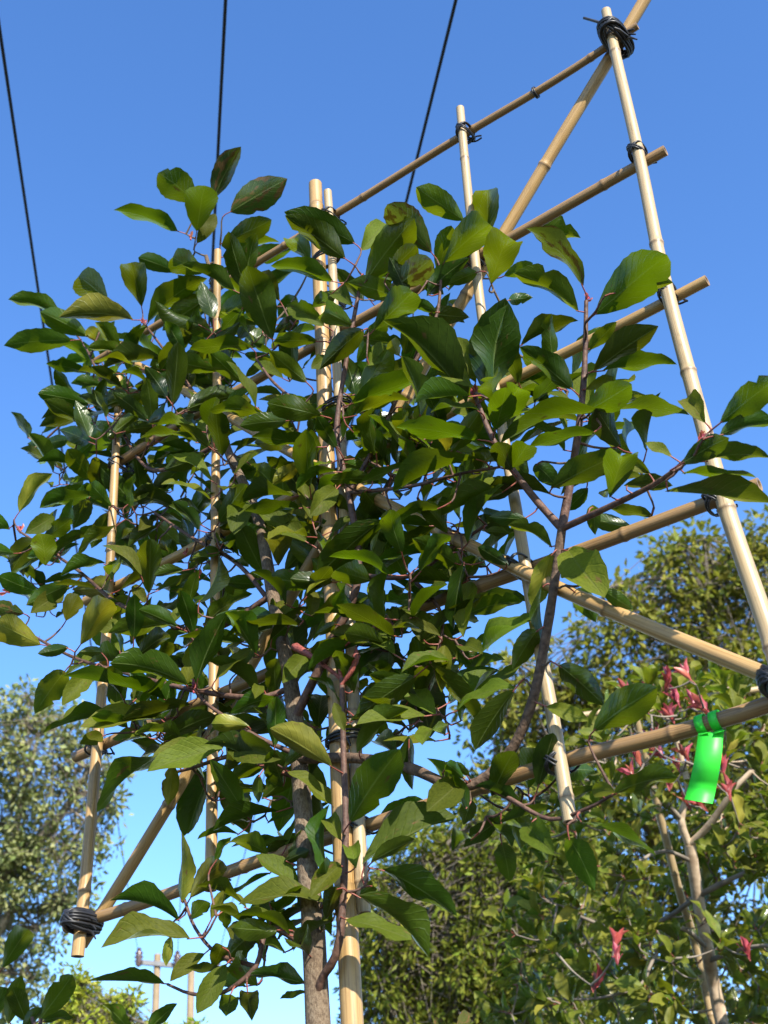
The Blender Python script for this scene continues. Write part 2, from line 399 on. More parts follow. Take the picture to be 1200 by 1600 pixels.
tr_base = on(600, 1270, 0.0); tr_base[2] = 0
trellis = thing('bamboo_trellis', 'square tan bamboo cane trellis with two diagonals, tied behind the leafy tree', 'trellis', (tr_base[0], tr_base[1], on(125, 1443)[2]))
OH, OV, OD1, OD2 = 0.0, 0.019, -0.019, 0.040
CANES = [
 # name, pixel points, offset, radius start/end, material
 ('cross_cane', [(996, 40), (838, 143), (530, 330), (440, 388), (150, 566)], OH, .0068, .0085, 'bamboo_brown'),
 ('cross_cane', [(1040, 235), (840, 348), (640, 457), (350, 622), (150, 745)], OH, .0088, .0095, 'bamboo_brown'),
 ('cross_cane', [(1105, 438), (780, 605), (410, 800), (135, 940)], OH, .0085, .0095, 'bamboo'),
 ('cross_cane', [(1187, 757), (930, 852), (650, 952), (400, 1060), (118, 1183)], OH, .0095, .0095, 'bamboo_brown'),
 ('cross_cane', [(1262, 1076), (1200, 1100), (1040, 1148), (870, 1194), (570, 1290), (328, 1374), (104, 1450)], OH, .0100, .0095, 'bamboo_brown'),
 ('upright_cane', [(186, 590), (184, 640), (166, 985), (142, 1281), (121, 1494)], OV, .0075, .0105, 'bamboo'),
 ('upright_cane', [(340, 392), (338, 650), (336, 900), (331, 1265), (328, 1392)], OV, .0075, .0092, 'bamboo'),
 ('upright_cane', [(512, 299), (520, 430), (530, 640), (543, 900), (561, 1290), (569, 1425)], OV, .0078, .0095, 'bamboo_pale'),
 ('upright_cane', [(719, 169), (747, 450), (776, 620), (812, 830), (838, 980), (862, 1110), (890, 1284)], OV, .0075, .0090, 'bamboo_pale'),
 ('upright_cane', [(947, 17), (997, 240), (1043, 455), (1125, 760), (1200, 985), (1240, 1130)], OV, .0085, .0118, 'bamboo_pale'),
 ('diagonal_cane', [(1048, -70), (950, 95), (790, 360), (700, 508), (590, 700), (265, 1255), (128, 1476)], OD1, .0108, .0100, 'bamboo'),
 ('diagonal_cane', [(205, 566), (300, 617), (510, 738), (800, 885), (1000, 974), (1200, 1056), (1262, 1081)], OD2, .0085, .0100, 'bamboo'),
]
for i, (nm, px, off, r0, r1, m) in enumerate(CANES):
    link(nm, cane_mesh(nm, [on(x, y, off) for x, y in px], r0, r1, MAT[m], seed=11 + i), trellis)

def tie_loops(mb, c, d, nrm, ra, rb, k, jitter, rt, rng):
    """k loops around both canes in the plane of d and the trellis normal"""
    side = np.cross(nrm, d)
    for q in range(k):
        off = side * ((q - (k - 1) / 2) * rt * 1.9) + rng.normal(size=3) * jitter
        tilt = rng.normal() * jitter * 60
        pts = []
        for s in range(18):
            a = 2 * math.pi * s / 18
            ca, sa = math.cos(a), math.sin(a)
            ca = math.copysign(abs(ca) ** 0.75, ca); sa = math.copysign(abs(sa) ** 0.75, sa)
            pts.append(c + off + nrm * (ra * ca) + d * (rb * sa) + side * (sa * tilt * rb))
        tube(mb, pts, rt, 6, closed=True, cap=False)
def tie(x, y, kind=0, seed=0, o1=OH, o2=OV):
    rng = np.random.default_rng(seed)
    c = on(x, y, (o1 + o2) / 2); c_up = UP; dr = ROW
    mb = MB(); span = abs(o2 - o1) / 2 + 0.0105
    d1 = (c_up + dr) / 1.414; d2 = (c_up - dr) / 1.414
    if kind == 0:
        tie_loops(mb, c, d1, NRM, span + .001, .0150, 2, .0006, .0017, rng)
        tie_loops(mb, c, d2, NRM, span + .0005, .0150, 2, .0006, .0017, rng)
        for e in (-1, 1):
            st = c - NRM * span + dr * 0.008
            tube(mb, spline([st, st - dr * .014 - NRM * .004 + c_up * .006 * e, st - dr * .026 + c_up * rng.uniform(-.014, .004) - NRM * .006], .006), .0016, 6)
    else:
        for dd, k in ((d1, 3), (d2, 3), (dr, 4)):
            tie_loops(mb, c, dd, NRM, span + rng.uniform(.003, .005), .0180 + rng.uniform(0, .002), k, .0008, .0025, rng)
        for e in range(3):
            st = c - dr * .014 - c_up * .01 * (e - 0.5)
            tube(mb, [st, st - dr * .012 - c_up * .006, st - dr * .020 - c_up * (.010 + .004 * e)], [.0024, .002, .0012], 6)
    return link('tie', mb.mesh('tie', [MAT['tie']]), trellis)
TIES = [(727, 207), (997, 240), (1043, 459), (1119, 785), (871, 1193), (561, 1291), (150, 1168), (516, 338), (740, 402), (184, 726), (338, 628), (337, 846),
        (172, 922), (332, 1087), (328, 1374), (525, 470), (548, 997)]
for i, (x, y) in enumerate(TIES):
    tie(x, y, 0, 50 + i)
tie(962, 60, 1, 90, OD1, OV + .012); tie(128, 1441, 1, 91, OH, OV + .022); tie(816, 886, 0, 92, OH, OD2); tie(1218, 1068, 1, 93, OH, OD2)
mb = MB()
tube(mb, [on(912, 28, .05), on(940, 36, .045), on(968, 47, .03), on(985, 60, 0.0)], [.0022, .0026, .0026, .0024], 6)
link('tie_tail', mb.mesh('tie_tail', [MAT['tie']]), trellis)
mb = MB(); c = on(838, 144, 0.0)
for q in range(2):
    pts = [c + ROW * .003 * q + (NRM * math.cos(a) + UP * math.sin(a)) * .0098 for a in np.linspace(0, 2 * math.pi, 14, endpoint=False)]
    tube(mb, pts, .0015, 6, closed=True, cap=False)
link('tie', mb.mesh('tie', [MAT['tie']]), trellis)

# thick post behind the tree, tied to the trellis
pb = on(550, 1600, OV + .014)
pgr = pb.copy(); pgr[2] = -0.05
ptop = on(493, 287, OV + .006)
post = thing('bamboo_post', 'thick pale bamboo post standing upright in the middle of the trellis', 'post', (pb[0], pb[1], 0))
pm = [pgr, pb * 1.0, on(540, 1400, OV + .012), on(529, 1150, OV + .010), on(510, 690, OV + .008), ptop]
link('shaft', cane_mesh('shaft', pm, .0168, .0128, MAT['bamboo'], internode=0.33, seed=5, seg=18, wob=0.001), post)
for x, y, s in ((503, 408, 1), (519, 640, 2), (530, 1160, 3)):
    mb = MB(); c = on(x, y, OV + .008); ri = .0185 if y < 1000 else .0205
    for q in range(3):
        cc = c + UP * .0042 * (q - 1)
        pts = [cc - ROW * .010 + (NRM * math.cos(a) * ri + ROW * math.sin(a) * (ri + .010)) + UP * .002 * math.sin(a + q) for a in np.linspace(0, 2 * math.pi, 20, endpoint=False)]
        tube(mb, pts, .0019, 6, closed=True, cap=False)
    e = c - ROW * .02 + NRM * ri * .8
    tube(mb, [e, e - ROW * .01 - UP * .008 + NRM * .004, e - ROW * .012 - UP * .02], .0016, 6)
    link('tie', mb.mesh('tie', [MAT['tie']]), post)

# ------------------------------------------------------------------ green tag
def ribbon(mb, rows, th):
    """rows: list of (left, right) points; gives the strip a real thickness th"""
    n = len(rows); F = []; UV = []
    A = np.array(rows, float)
    t = np.gradient(A.mean(1), axis=0); w = A[:, 1] - A[:, 0]
    nn = np.cross(t, w); nn /= np.linalg.norm(nn, axis=1)[:, None]
    V = np.concatenate([A[:, 0] + nn * th / 2, A[:, 1] + nn * th / 2, A[:, 0] - nn * th / 2, A[:, 1] - nn * th / 2])
    for i in range(n - 1):
        for a, b, s in ((0, n, 1), (2 * n, 3 * n, -1)):
            q = (a + i, b + i, b + i + 1, a + i + 1); F.append(q if s > 0 else q[::-1]); UV.append(((0, 0), (1, 0), (1, 1), (0, 1)))
        for a, b in ((0, 2 * n), (3 * n, n)):
            F.append((a + i, a + i + 1, b + i + 1, b + i)); UV.append(((0, 0), (1, 0), (1, 1), (0, 1)))
    mb.add(V, F, UV)
tg = thing('plant_tag', 'neon green plastic tag hanging from the lowest trellis cane', 'tag', on(1092, 1250, .02))
def tagpt(x, y, d):
    return on(x, y, 0.012 + d)
rows = []
L0, R0, L1, R1 = (1091, 1146), (1131, 1143), (1069, 1249), (1113, 1256)
for k in range(11):
    t = k / 10
    d = 0.010 * math.sin(t * 4.2) - 0.004 * t + (0.012 * max(0, t - .8) / .2)
    lx = L0[0] + (L1[0] - L0[0]) * t + 3 * math.sin(t * 3); rx = R0[0] + (R1[0] - R0[0]) * t + 3 * math.sin(t * 3)
    rows.append((tagpt(lx, L0[1] + (L1[1] - L0[1]) * t, d), tagpt(rx, R0[1] + (R1[1] - R0[1]) * t, d - .006)))
mb = MB(); ribbon(mb, rows, .0006); link('strip', mb.mesh('strip', [MAT['tag']]), tg)
for cx, cy, ex, ey in ((1097, 1132, 1101, 1147), (1119, 1126, 1125, 1144)):
    c = on(cx, cy, OH); rows = []
    for a in np.linspace(math.radians(-100), math.radians(200), 14):
        p = c + (NRM * math.cos(a) + UP * math.sin(a)) * .0118
        rows.append((p + ROW * .0055, p - ROW * .0055))
    e = tagpt(ex, ey, 0.002)
    rows = [(e + ROW * .008, e - ROW * .008), ((e + rows[0][0]) / 2 + ROW * .003 + NRM * .003, (e + rows[0][1]) / 2 + NRM * .003)] + rows
    mb = MB(); ribbon(mb, rows, .0006); link('loop', mb.mesh('loop', [MAT['tag']]), tg)

# ------------------------------------------------------------------ leaves
def leaf_mesh(name, m, arch=0.08, fold=0.12, wave=0.02, bend=0.0, peak=0.56, nseg=14, serr=0.025, seed=0, twist=0.0):
    """unit leaf: x 0..1 base to tip, y -0.5..0.5, z upper side"""
    rn = np.random.default_rng(seed); V = []; F = []; UV = []
    e1 = 0.85; e2 = e1 * (1 - peak) / peak; norm = peak ** e1 * (1 - peak) ** e2
    cols = (-1, -0.52, 0, 0.52, 1); ph = rn.uniform(0, 6)
    bites = {}                                        # nibbled margins on some leaves
    if seed % 3 == 1:
        bites = {(-1 if rn.random() < .5 else 1): {int(rn.integers(5, 12)): float(rn.uniform(.62, .8))}}
    for i in range(nseg + 1):
        t = i / nseg
        w = (max(t, 0.0) ** e1 * max(1 - t, 0.0) ** e2) / norm
        w = max(w, 0.03 * (1 - t)) * 0.5
        if t > 0.8:
            w = max(w * (1 - 0.25 * (t - .8) / .2), 0.004 if i == nseg else 0)
        tw = twist * (t - 0.3)
        for c in cols:
            ww = w * (1 + (serr if i % 2 else -serr)) if abs(c) == 1 else w
            if c in bites and i in bites[c]:
                ww *= bites[c][i]
            y = c * ww
            z = arch * 4 * t * (1 - t) + fold * abs(y) * 1.3 - bend * (t ** 2 - t) * 0.0
            z += wave * math.sin(t * 9 + ph + (1.5 if c > 0 else 0)) * abs(c) * (w * 2)
            y += bend * 4 * t * (1 - t)
            y2 = y * math.cos(tw) - z * math.sin(tw); z2 = y * math.sin(tw) + z * math.cos(tw)
            V.append((t, y2, z2))
            # (u along, v across, 0.5 = midrib)
    for i in range(nseg):
        for j in range(4):
            a = i * 5 + j
            F.append((a, a + 5, a + 6, a + 1))
            t0, t1 = i / nseg, (i + 1) / nseg; v0, v1 = .5 + cols[j] / 2, .5 + cols[j + 1] / 2
            UV.append(((t0, v0), (t1, v0), (t1, v1), (t0, v1)))
    # faces wound so that +z is the upper side
    F = [tuple(reversed(f)) for f in F]; UV = [tuple(reversed(u)) for u in UV]
    mb = MB(); mb.add(V, F, UV)
    return mb.mesh(name, [m]), (np.array(V), F, UV)
VARIANTS = []
for k in range(18):
    VARIANTS.append(leaf_mesh('leaf', MAT['leaf'], arch=random.uniform(.01, .13), fold=random.uniform(.04, .28), wave=random.uniform(.02, .08),
                              bend=random.uniform(-.05, .05), peak=random.uniform(.50, .60), seed=k, twist=random.uniform(-.3, .3)))
_z = VARIANTS[0][0].polygons[0].normal.z
RA = 0.40
def unit(v):
    return v / (np.linalg.norm(v) + 1e-12)
def leaf_frame(B, Tp, top, wapp, rng):
    """base and tip points seen face-on, apparent width -> true axis, length, width, normal"""
    v = unit(EYE - B)                                 # towards the viewer
    A = Tp - B; A = A - v * (A @ v); lapp = np.linalg.norm(A)
    img_up = unit(UP - v * (UP @ v))
    ratio = wapp / max(lapp, 1e-5)
    if ratio > RA:
        L = min(wapp / RA, 0.135); dz = math.sqrt(max(L * L - lapp * lapp, 0)); W = wapp; th = rng.uniform(-.15, .15)
    else:
        L = lapp * 1.02; dz = 0.2 * lapp; W = RA * L; th = math.acos(max(min(wapp / W, 1), 0.12))
    sgn = (1 if A @ img_up >= 0 else -1) * (-1 if top else 1)
    a = unit(A + v * dz * sgn)
    c = unit(v - a * (v @ a)) * (1 if top else -1)
    b = np.cross(c, a)
    n1 = math.cos(th) * c + math.sin(th) * b; n2 = math.cos(th) * c - math.sin(th) * b
    n = n1 if n1[2] >= n2[2] else n2
    return a, L, W, n
def leaf_matrix(B, a, n, L, W):
    n = unit(n - a * (n @ a)); b = np.cross(n, a)
    m = Matrix.Identity(4)
    for i in range(3):
        m[i][0] = a[i] * L; m[i][1] = b[i] * W; m[i][2] = n[i] * L; m[i][3] = B[i]
    return m
def put_leaf(parent, B, a, n, L, W, m='leaf', name='leaf', rng=random):
    o = link(name, VARIANTS[rng.randrange(len(VARIANTS))][0], parent, leaf_matrix(B, a, n, L, W))
    if m != 'leaf':
        o.material_slots[0].link = 'OBJECT'; o.material_slots[0].material = MAT[m]
    return o
def add_leaf_to(mb, B, a, n, L, W, rng=random, mi=0):
    V, F, UV = VARIANTS[rng.randrange(len(VARIANTS))][1]
    n = unit(n - a * (n @ a)); b = np.cross(n, a)
    mb.add(B + V[:, :1] * a * L + V[:, 1:2] * b * W + V[:, 2:] * n * L, F, UV, mi)

def grow(branch_nodes, bases, axes, builders, stalk=0.022, r_twig=.0017, r_stalk=.0011, mi_twig=0, mi_stalk=1, seg=6):
    """join every leaf base to the nearest wood with a curved twig and leaf stalk; returns the branch each leaf hangs on"""
    P = [p for p, _ in branch_nodes]; ID = [i for _, i in branch_nodes]
    P = np.array(P); ID = np.array(ID)
    bases = np.array(bases); n = len(bases); own = np.full(n, -1)
    D = np.linalg.norm(bases[:, None] - P[None], axis=2); best = D.min(1); arg = D.argmin(1)
    todo = set(range(n)); pts = list(P); ids = list(ID)
    bestp = P[arg].copy(); besti = ID[arg].copy(); done = np.zeros(n, bool)
    for _ in range(n):
        k = int(np.argmin(np.where(done, 1e9, best))); done[k] = True
        Q = bestp[k]; B = bases[k]; d = np.linalg.norm(B - Q); bid = besti[k]; own[k] = bid
        s = min(stalk, d * 0.8); al = float(axes[k] @ unit(B - Q)); S = B - axes[k] * s * max(0.25, 0.45 + .5 * al) + (Q - B) / (d + 1e-9) * s * max(0.0, .45 - .5 * al)
        mid = (Q + S) / 2 + UP * (-0.06 * d) + (S - Q) * 0.0
        mbk = builders[bid]
        if d > stalk * 1.3:
            tw = spline([Q, mid, S, B + axes[k] * .004], 0.011)
            c_ = int(np.linalg.norm(tw - S, axis=1).argmin()); st = tw[c_:]; tw = tw[:c_ + 1]
            tube(mbk, tw, np.linspace(r_twig * (1 + min(d, .2) * 4), r_stalk * 1.2, len(tw)), seg, mi_twig, cap=False)
            new = tw[1::1]
        else:
            new = np.zeros((0, 3)); st = spline([Q, (Q + B) / 2 - axes[k] * .003, B + axes[k] * .004], 0.008)
        tube(mbk, st, np.linspace(r_stalk * 1.2, r_stalk * .8, len(st)), seg - 1, mi_stalk, cap=False)
        if len(new):
            dn = np.linalg.norm(bases[:, None] - new[None], axis=2); m_ = dn.min(1); a_ = dn.argmin(1)
            upd = (m_ < best) & ~done
            best[upd] = m_[upd]; bestp[upd] = new[a_[upd]]; besti[upd] = bid
    return own

# leaf lists read from the photograph, per region: (origin x, origin y, scale), then base x, base y, tip x, tip y, width, look
# look: t = upper side seen, y = yellowing and sunlit yellow leaves (sunlight put into the colour), d = browned, k = at the back, f = in front
LEAVES = {
 (0, 200, .375): [
  (740,430,495,350,75,''),(815,310,675,200,130,''),(890,295,995,95,90,'d'),(960,350,1190,215,130,'d'),(820,430,850,260,130,''),(820,480,895,365,60,'t'),
  (945,470,1115,390,95,''),(960,530,1150,480,55,''),(1010,560,1200,510,80,''),(740,600,590,545,70,''),(855,600,735,545,110,''),(870,650,1060,580,90,''),
  (615,810,845,640,90,''),(590,745,550,580,100,''),(905,690,690,835,110,''),(555,800,265,790,100,'y'),(450,720,340,630,120,''),(255,780,52,720,70,''),
  (300,885,35,905,100,''),(370,870,185,775,90,''),(1135,880,1040,600,140,'f'),(1165,720,1095,610,70,''),(1050,910,805,920,70,''),(885,870,790,810,80,''),
  (910,790,1010,730,90,''),(530,950,375,920,50,''),(680,970,440,1000,70,''),(920,1010,710,970,80,''),(1010,1060,880,940,80,''),(365,1020,205,985,50,''),
  (430,1080,305,1065,45,''),(375,1150,175,1110,80,''),(590,1100,410,1170,90,''),(400,1185,180,1240,60,''),(470,1230,320,1370,120,'k'),(785,1195,830,1120,60,'t'),
  (870,1320,840,1220,60,'t'),(890,1310,945,1205,60,'t'),(1100,1190,890,1180,60,''),(320,1410,165,1395,35,''),(390,1470,290,1350,80,''),(80,1600,210,1450,70,'y'),
  (400,1530,180,1580,70,''),(860,1360,695,1420,70,''),(980,1370,1065,1480,100,'k'),(600,1190,660,1300,90,'k'),(985,1110,1040,1170,60,'t'),(1200,1220,1010,1240,80,''),
  (1200,1300,1065,1310,80,''),(1040,1400,1150,1500,90,'k'),(720,930,770,850,70,''),(430,890,370,840,60,'y'),(560,1080,450,1030,60,'k'),(700,1130,600,1060,80,'k')],
 (350, 200, .375): [
  (545,480,275,360,120,''),(505,545,275,380,110,'f'),(455,640,215,580,80,'f'),(590,640,775,400,140,'f'),(570,510,665,400,100,'t'),(865,520,700,340,130,'d'),
  (915,560,1085,420,140,''),(1000,385,820,260,110,'k'),(1100,460,1100,280,110,'k'),(1115,650,1180,480,140,''),(690,680,845,560,110,'d'),(680,610,790,500,80,''),
  (625,840,765,700,130,''),(535,740,470,680,80,'t'),(420,825,270,740,80,'t'),(450,690,375,745,70,''),(545,830,430,770,90,''),(580,840,410,990,100,''),
  (310,790,215,850,60,'d'),(390,890,220,890,60,''),(430,960,370,1000,60,'t'),(345,1060,200,940,80,''),(530,1150,820,1045,90,'f'),(545,1200,755,1140,50,''),
  (410,1200,200,1150,100,'f'),(385,1330,135,1290,70,''),(530,1265,840,1370,90,'f'),(505,1395,600,1420,50,''),(1025,1045,840,845,110,''),(1050,1060,965,880,90,'t'),
  (1090,1100,1170,720,200,'f'),(1010,1150,690,830,140,'f'),(1130,1260,1170,1100,110,''),(1065,1300,740,1250,80,'f'),(1060,1375,720,1510,60,'f'),(730,950,700,890,60,'y'),
  (600,990,670,910,80,'t'),(330,1390,210,1480,60,'y'),(740,1160,790,1220,60,''),(810,630,910,690,55,''),(890,770,765,730,50,''),(920,760,1000,810,70,'k'),
  (1055,600,940,650,60,''),(935,1170,890,1090,50,'t'),(930,1350,920,1270,60,'y'),(1200,1430,1145,1320,90,''),(360,560,300,470,90,'k'),(300,700,230,790,80,'k')],
 (750, 0, .375): [
  (430,1190,210,970,90,'d'),(410,1300,160,1150,90,''),(480,1310,745,1090,185,'f'),(580,1220,790,1180,80,'f'),(180,960,405,990,70,'k'),(450,1460,560,1350,60,''),
  (475,1545,720,1375,100,''),(510,1545,800,1520,70,''),(170,1440,390,1345,70,'k'),(100,1150,210,1100,60,'k'),(120,1250,215,1240,50,'')],
 (750, 500, .375): [
  (385,290,180,125,100,''),(330,285,190,240,50,'k'),(300,365,150,290,50,'k'),(435,385,610,280,120,''),(530,380,850,395,50,''),(440,290,545,240,50,'t'),
  (510,380,100,510,80,'f'),(70,450,150,300,120,'f'),(480,470,215,530,60,''),(130,620,190,530,100,''),(295,700,570,560,110,'f'),(540,740,590,590,130,''),
  (710,640,585,575,60,'t'),(800,570,695,515,40,'t'),(840,600,1020,500,90,'f'),(940,430,860,330,90,'t'),(1000,430,1210,265,120,'f'),(1000,480,1230,430,80,'f'),
  (935,590,1190,575,60,'f'),(840,640,1130,655,35,'f'),(770,715,1190,760,55,'f'),(600,690,790,690,60,''),(720,820,555,790,50,'k'),(640,870,480,830,70,'k'),
  (470,770,480,890,60,''),(370,960,500,1130,170,'t'),(505,1120,630,1200,60,''),(395,1130,480,1255,90,''),(300,950,130,860,50,''),(300,970,225,1190,90,'y'),
  (120,1020,0,950,60,''),(240,1290,140,1450,90,''),(260,1100,300,1370,30,''),(330,1440,510,1600,110,'f'),(0,765,170,700,60,''),(195,830,50,820,60,''),
  (20,880,120,890,40,''),(230,600,330,700,80,'k'),(400,620,500,430,70,'k'),(450,700,360,790,60,'k')],
 (0, 700, .375): [
  (385,170,180,245,70,''),(370,210,310,330,80,''),(450,270,385,410,70,''),(225,285,115,350,70,'t'),(185,375,290,300,70,''),(140,380,50,515,110,''),
  (190,490,170,370,100,''),(215,460,380,370,40,''),(570,340,440,430,110,''),(660,330,540,410,50,''),(590,530,435,415,50,'t'),(440,480,265,530,50,''),
  (300,590,435,590,100,'y'),(290,570,120,650,80,''),(265,600,140,680,80,'t'),(275,720,320,620,80,'y'),(335,820,450,650,110,'y'),(160,600,10,540,80,''),
  (100,690,-10,660,70,'d'),(170,820,0,740,120,'y'),(285,830,165,855,50,''),(430,850,335,850,40,''),(270,930,150,1100,110,''),(380,930,270,1060,80,'t'),
  (470,960,490,1090,90,'k'),(785,990,485,905,100,'f'),(820,970,940,700,100,'f'),(690,1050,300,960,50,'f'),(800,1070,525,1130,60,''),(690,1130,365,1160,60,'t'),
  (600,760,430,765,45,'t'),(720,690,600,690,50,''),(700,740,815,660,40,'t'),(930,1250,640,1340,100,'t'),(830,1230,650,1280,60,'t'),(720,1260,425,1500,55,''),
  (960,1230,1150,1290,120,'t'),(1040,1160,895,1150,70,'y'),(720,1320,700,1480,70,'y'),(830,1340,770,1600,110,'k'),(890,1330,790,1590,90,'k'),(900,1330,1030,1590,120,''),
  (430,1200,340,1230,60,'t'),(770,990,830,800,80,'t'),(900,960,1040,840,50,'t'),(995,930,1080,840,40,'t'),(970,790,1200,740,50,''),(1020,210,980,345,100,'t'),
  (860,300,960,225,70,''),(1160,490,1150,350,110,'y'),(620,300,580,340,60,'t'),(540,230,610,170,50,'t'),(860,190,790,290,80,'k'),(660,400,700,430,40,'y'),
  (780,510,830,460,40,''),(560,570,600,640,50,'t'),(770,510,650,530,40,''),(650,310,750,400,80,'k'),(870,440,790,470,50,''),(930,560,1090,570,60,''),
  (60,440,-20,430,60,''),(40,340,-30,290,60,'')],
 (350, 700, .375): [
  (470,170,370,270,90,'t'),(400,240,370,350,70,'y'),(300,290,340,210,60,'y'),(660,300,400,530,130,'f'),(455,560,290,545,70,'f'),(380,600,365,690,60,'t'),
  (610,560,660,660,70,'t'),(690,670,720,730,50,'t'),(770,650,800,700,70,'t'),(320,740,20,790,50,'f'),(580,180,680,290,100,''),(640,350,750,530,80,''),
  (590,320,640,470,100,''),(1170,180,880,300,80,'f'),(900,250,640,350,60,''),(930,300,750,420,60,'f'),(940,330,1190,350,50,''),(960,420,870,500,90,''),(1010,430,1090,490,90,'k'),
  (1000,480,960,740,70,'f'),(1010,560,1070,690,100,'k'),(900,790,1070,940,90,'k'),(830,730,810,890,80,'k'),(860,900,1050,1140,80,''),(800,950,560,1120,120,''),
  (810,950,860,1200,190,''),(555,1270,755,1100,80,'f'),(770,1200,785,1410,70,''),(740,1190,700,1260,60,'k'),(450,1330,210,1180,100,'y'),(265,1350,460,1500,60,'t'),
  (145,1360,145,1470,45,''),(300,1340,230,1590,120,'k'),(985,1390,860,1500,120,'t'),(850,1480,660,1530,70,'k'),(610,850,650,950,100,'k'),(690,830,690,930,100,'k'),
  (340,870,250,970,80,'t'),(150,990,130,1040,50,'t'),(220,1040,40,1100,60,''),(460,1060,500,1170,50,'t'),(525,1140,640,1130,25,''),(590,780,450,770,40,'t'),
  (780,770,580,790,40,'t'),(470,730,390,770,40,''),(90,850,0,920,50,'t'),(130,840,60,930,40,'t'),(920,1320,1020,1370,35,'')],
 (0, 1100, .33333): [
  (850,930,850,620,80,'y'),(890,910,1030,750,110,'y'),(840,1020,540,930,65,''),(890,1100,510,1140,100,'t'),(800,1090,780,1220,50,'y'),(960,1170,810,1290,70,'t'),
  (1060,1220,935,1430,100,'t'),(770,1310,440,1300,60,''),(1080,1360,1060,1460,90,''),(1160,1350,1180,1480,90,''),(900,1010,960,930,80,''),(990,1010,1055,880,50,'y'),
  (1050,960,1060,1050,60,''),(1180,1080,1050,1200,110,''),(1010,740,1080,630,40,''),(1040,1130,1000,1240,80,'')],
 (350, 1100, .33333): [
  (590,555,800,245,190,'f'),(650,750,1070,535,110,'t'),(690,740,880,640,70,''),(740,775,1070,980,120,''),(570,1010,860,1100,80,'t'),(630,900,940,1170,110,''),
  (480,930,90,940,80,'t'),(330,900,490,1070,80,'t'),(370,890,160,715,70,'t'),(545,750,420,890,100,'t'),(530,860,480,1000,90,''),(620,770,595,670,80,'t'),
  (280,740,390,690,60,''),(220,930,100,1000,90,''),(260,1060,60,1050,100,''),(290,1170,110,1120,40,'t'),(380,1310,140,1270,80,''),(390,1350,270,1380,30,''),
  (550,640,490,540,80,'t'),(1150,340,1035,280,40,''),(700,850,640,890,60,'')],
 (700, 1000, .41667): [
  (545,340,760,195,130,''),(370,250,515,300,60,'t'),(250,185,110,400,90,''),(300,700,390,795,100,'t'),(240,570,270,770,80,'k'),(220,660,70,770,60,'k'),
  (450,740,545,930,100,''),(540,560,620,570,60,'t'),(620,580,840,520,70,''),(490,680,760,800,25,''),(200,760,230,900,80,'k'),(300,560,330,420,100,'k'),
  (460,490,550,490,80,'k'),(60,520,0,470,50,''),(90,600,60,690,60,'k')],
}
# ------------------------------------------------------------------ the espaliered tree
tb = on(500, 1640, .045)
tree = thing('photinia_tree', 'young photinia with glossy dark green leaves trained on the bamboo trellis', 'tree', (tb[0], tb[1], 0))
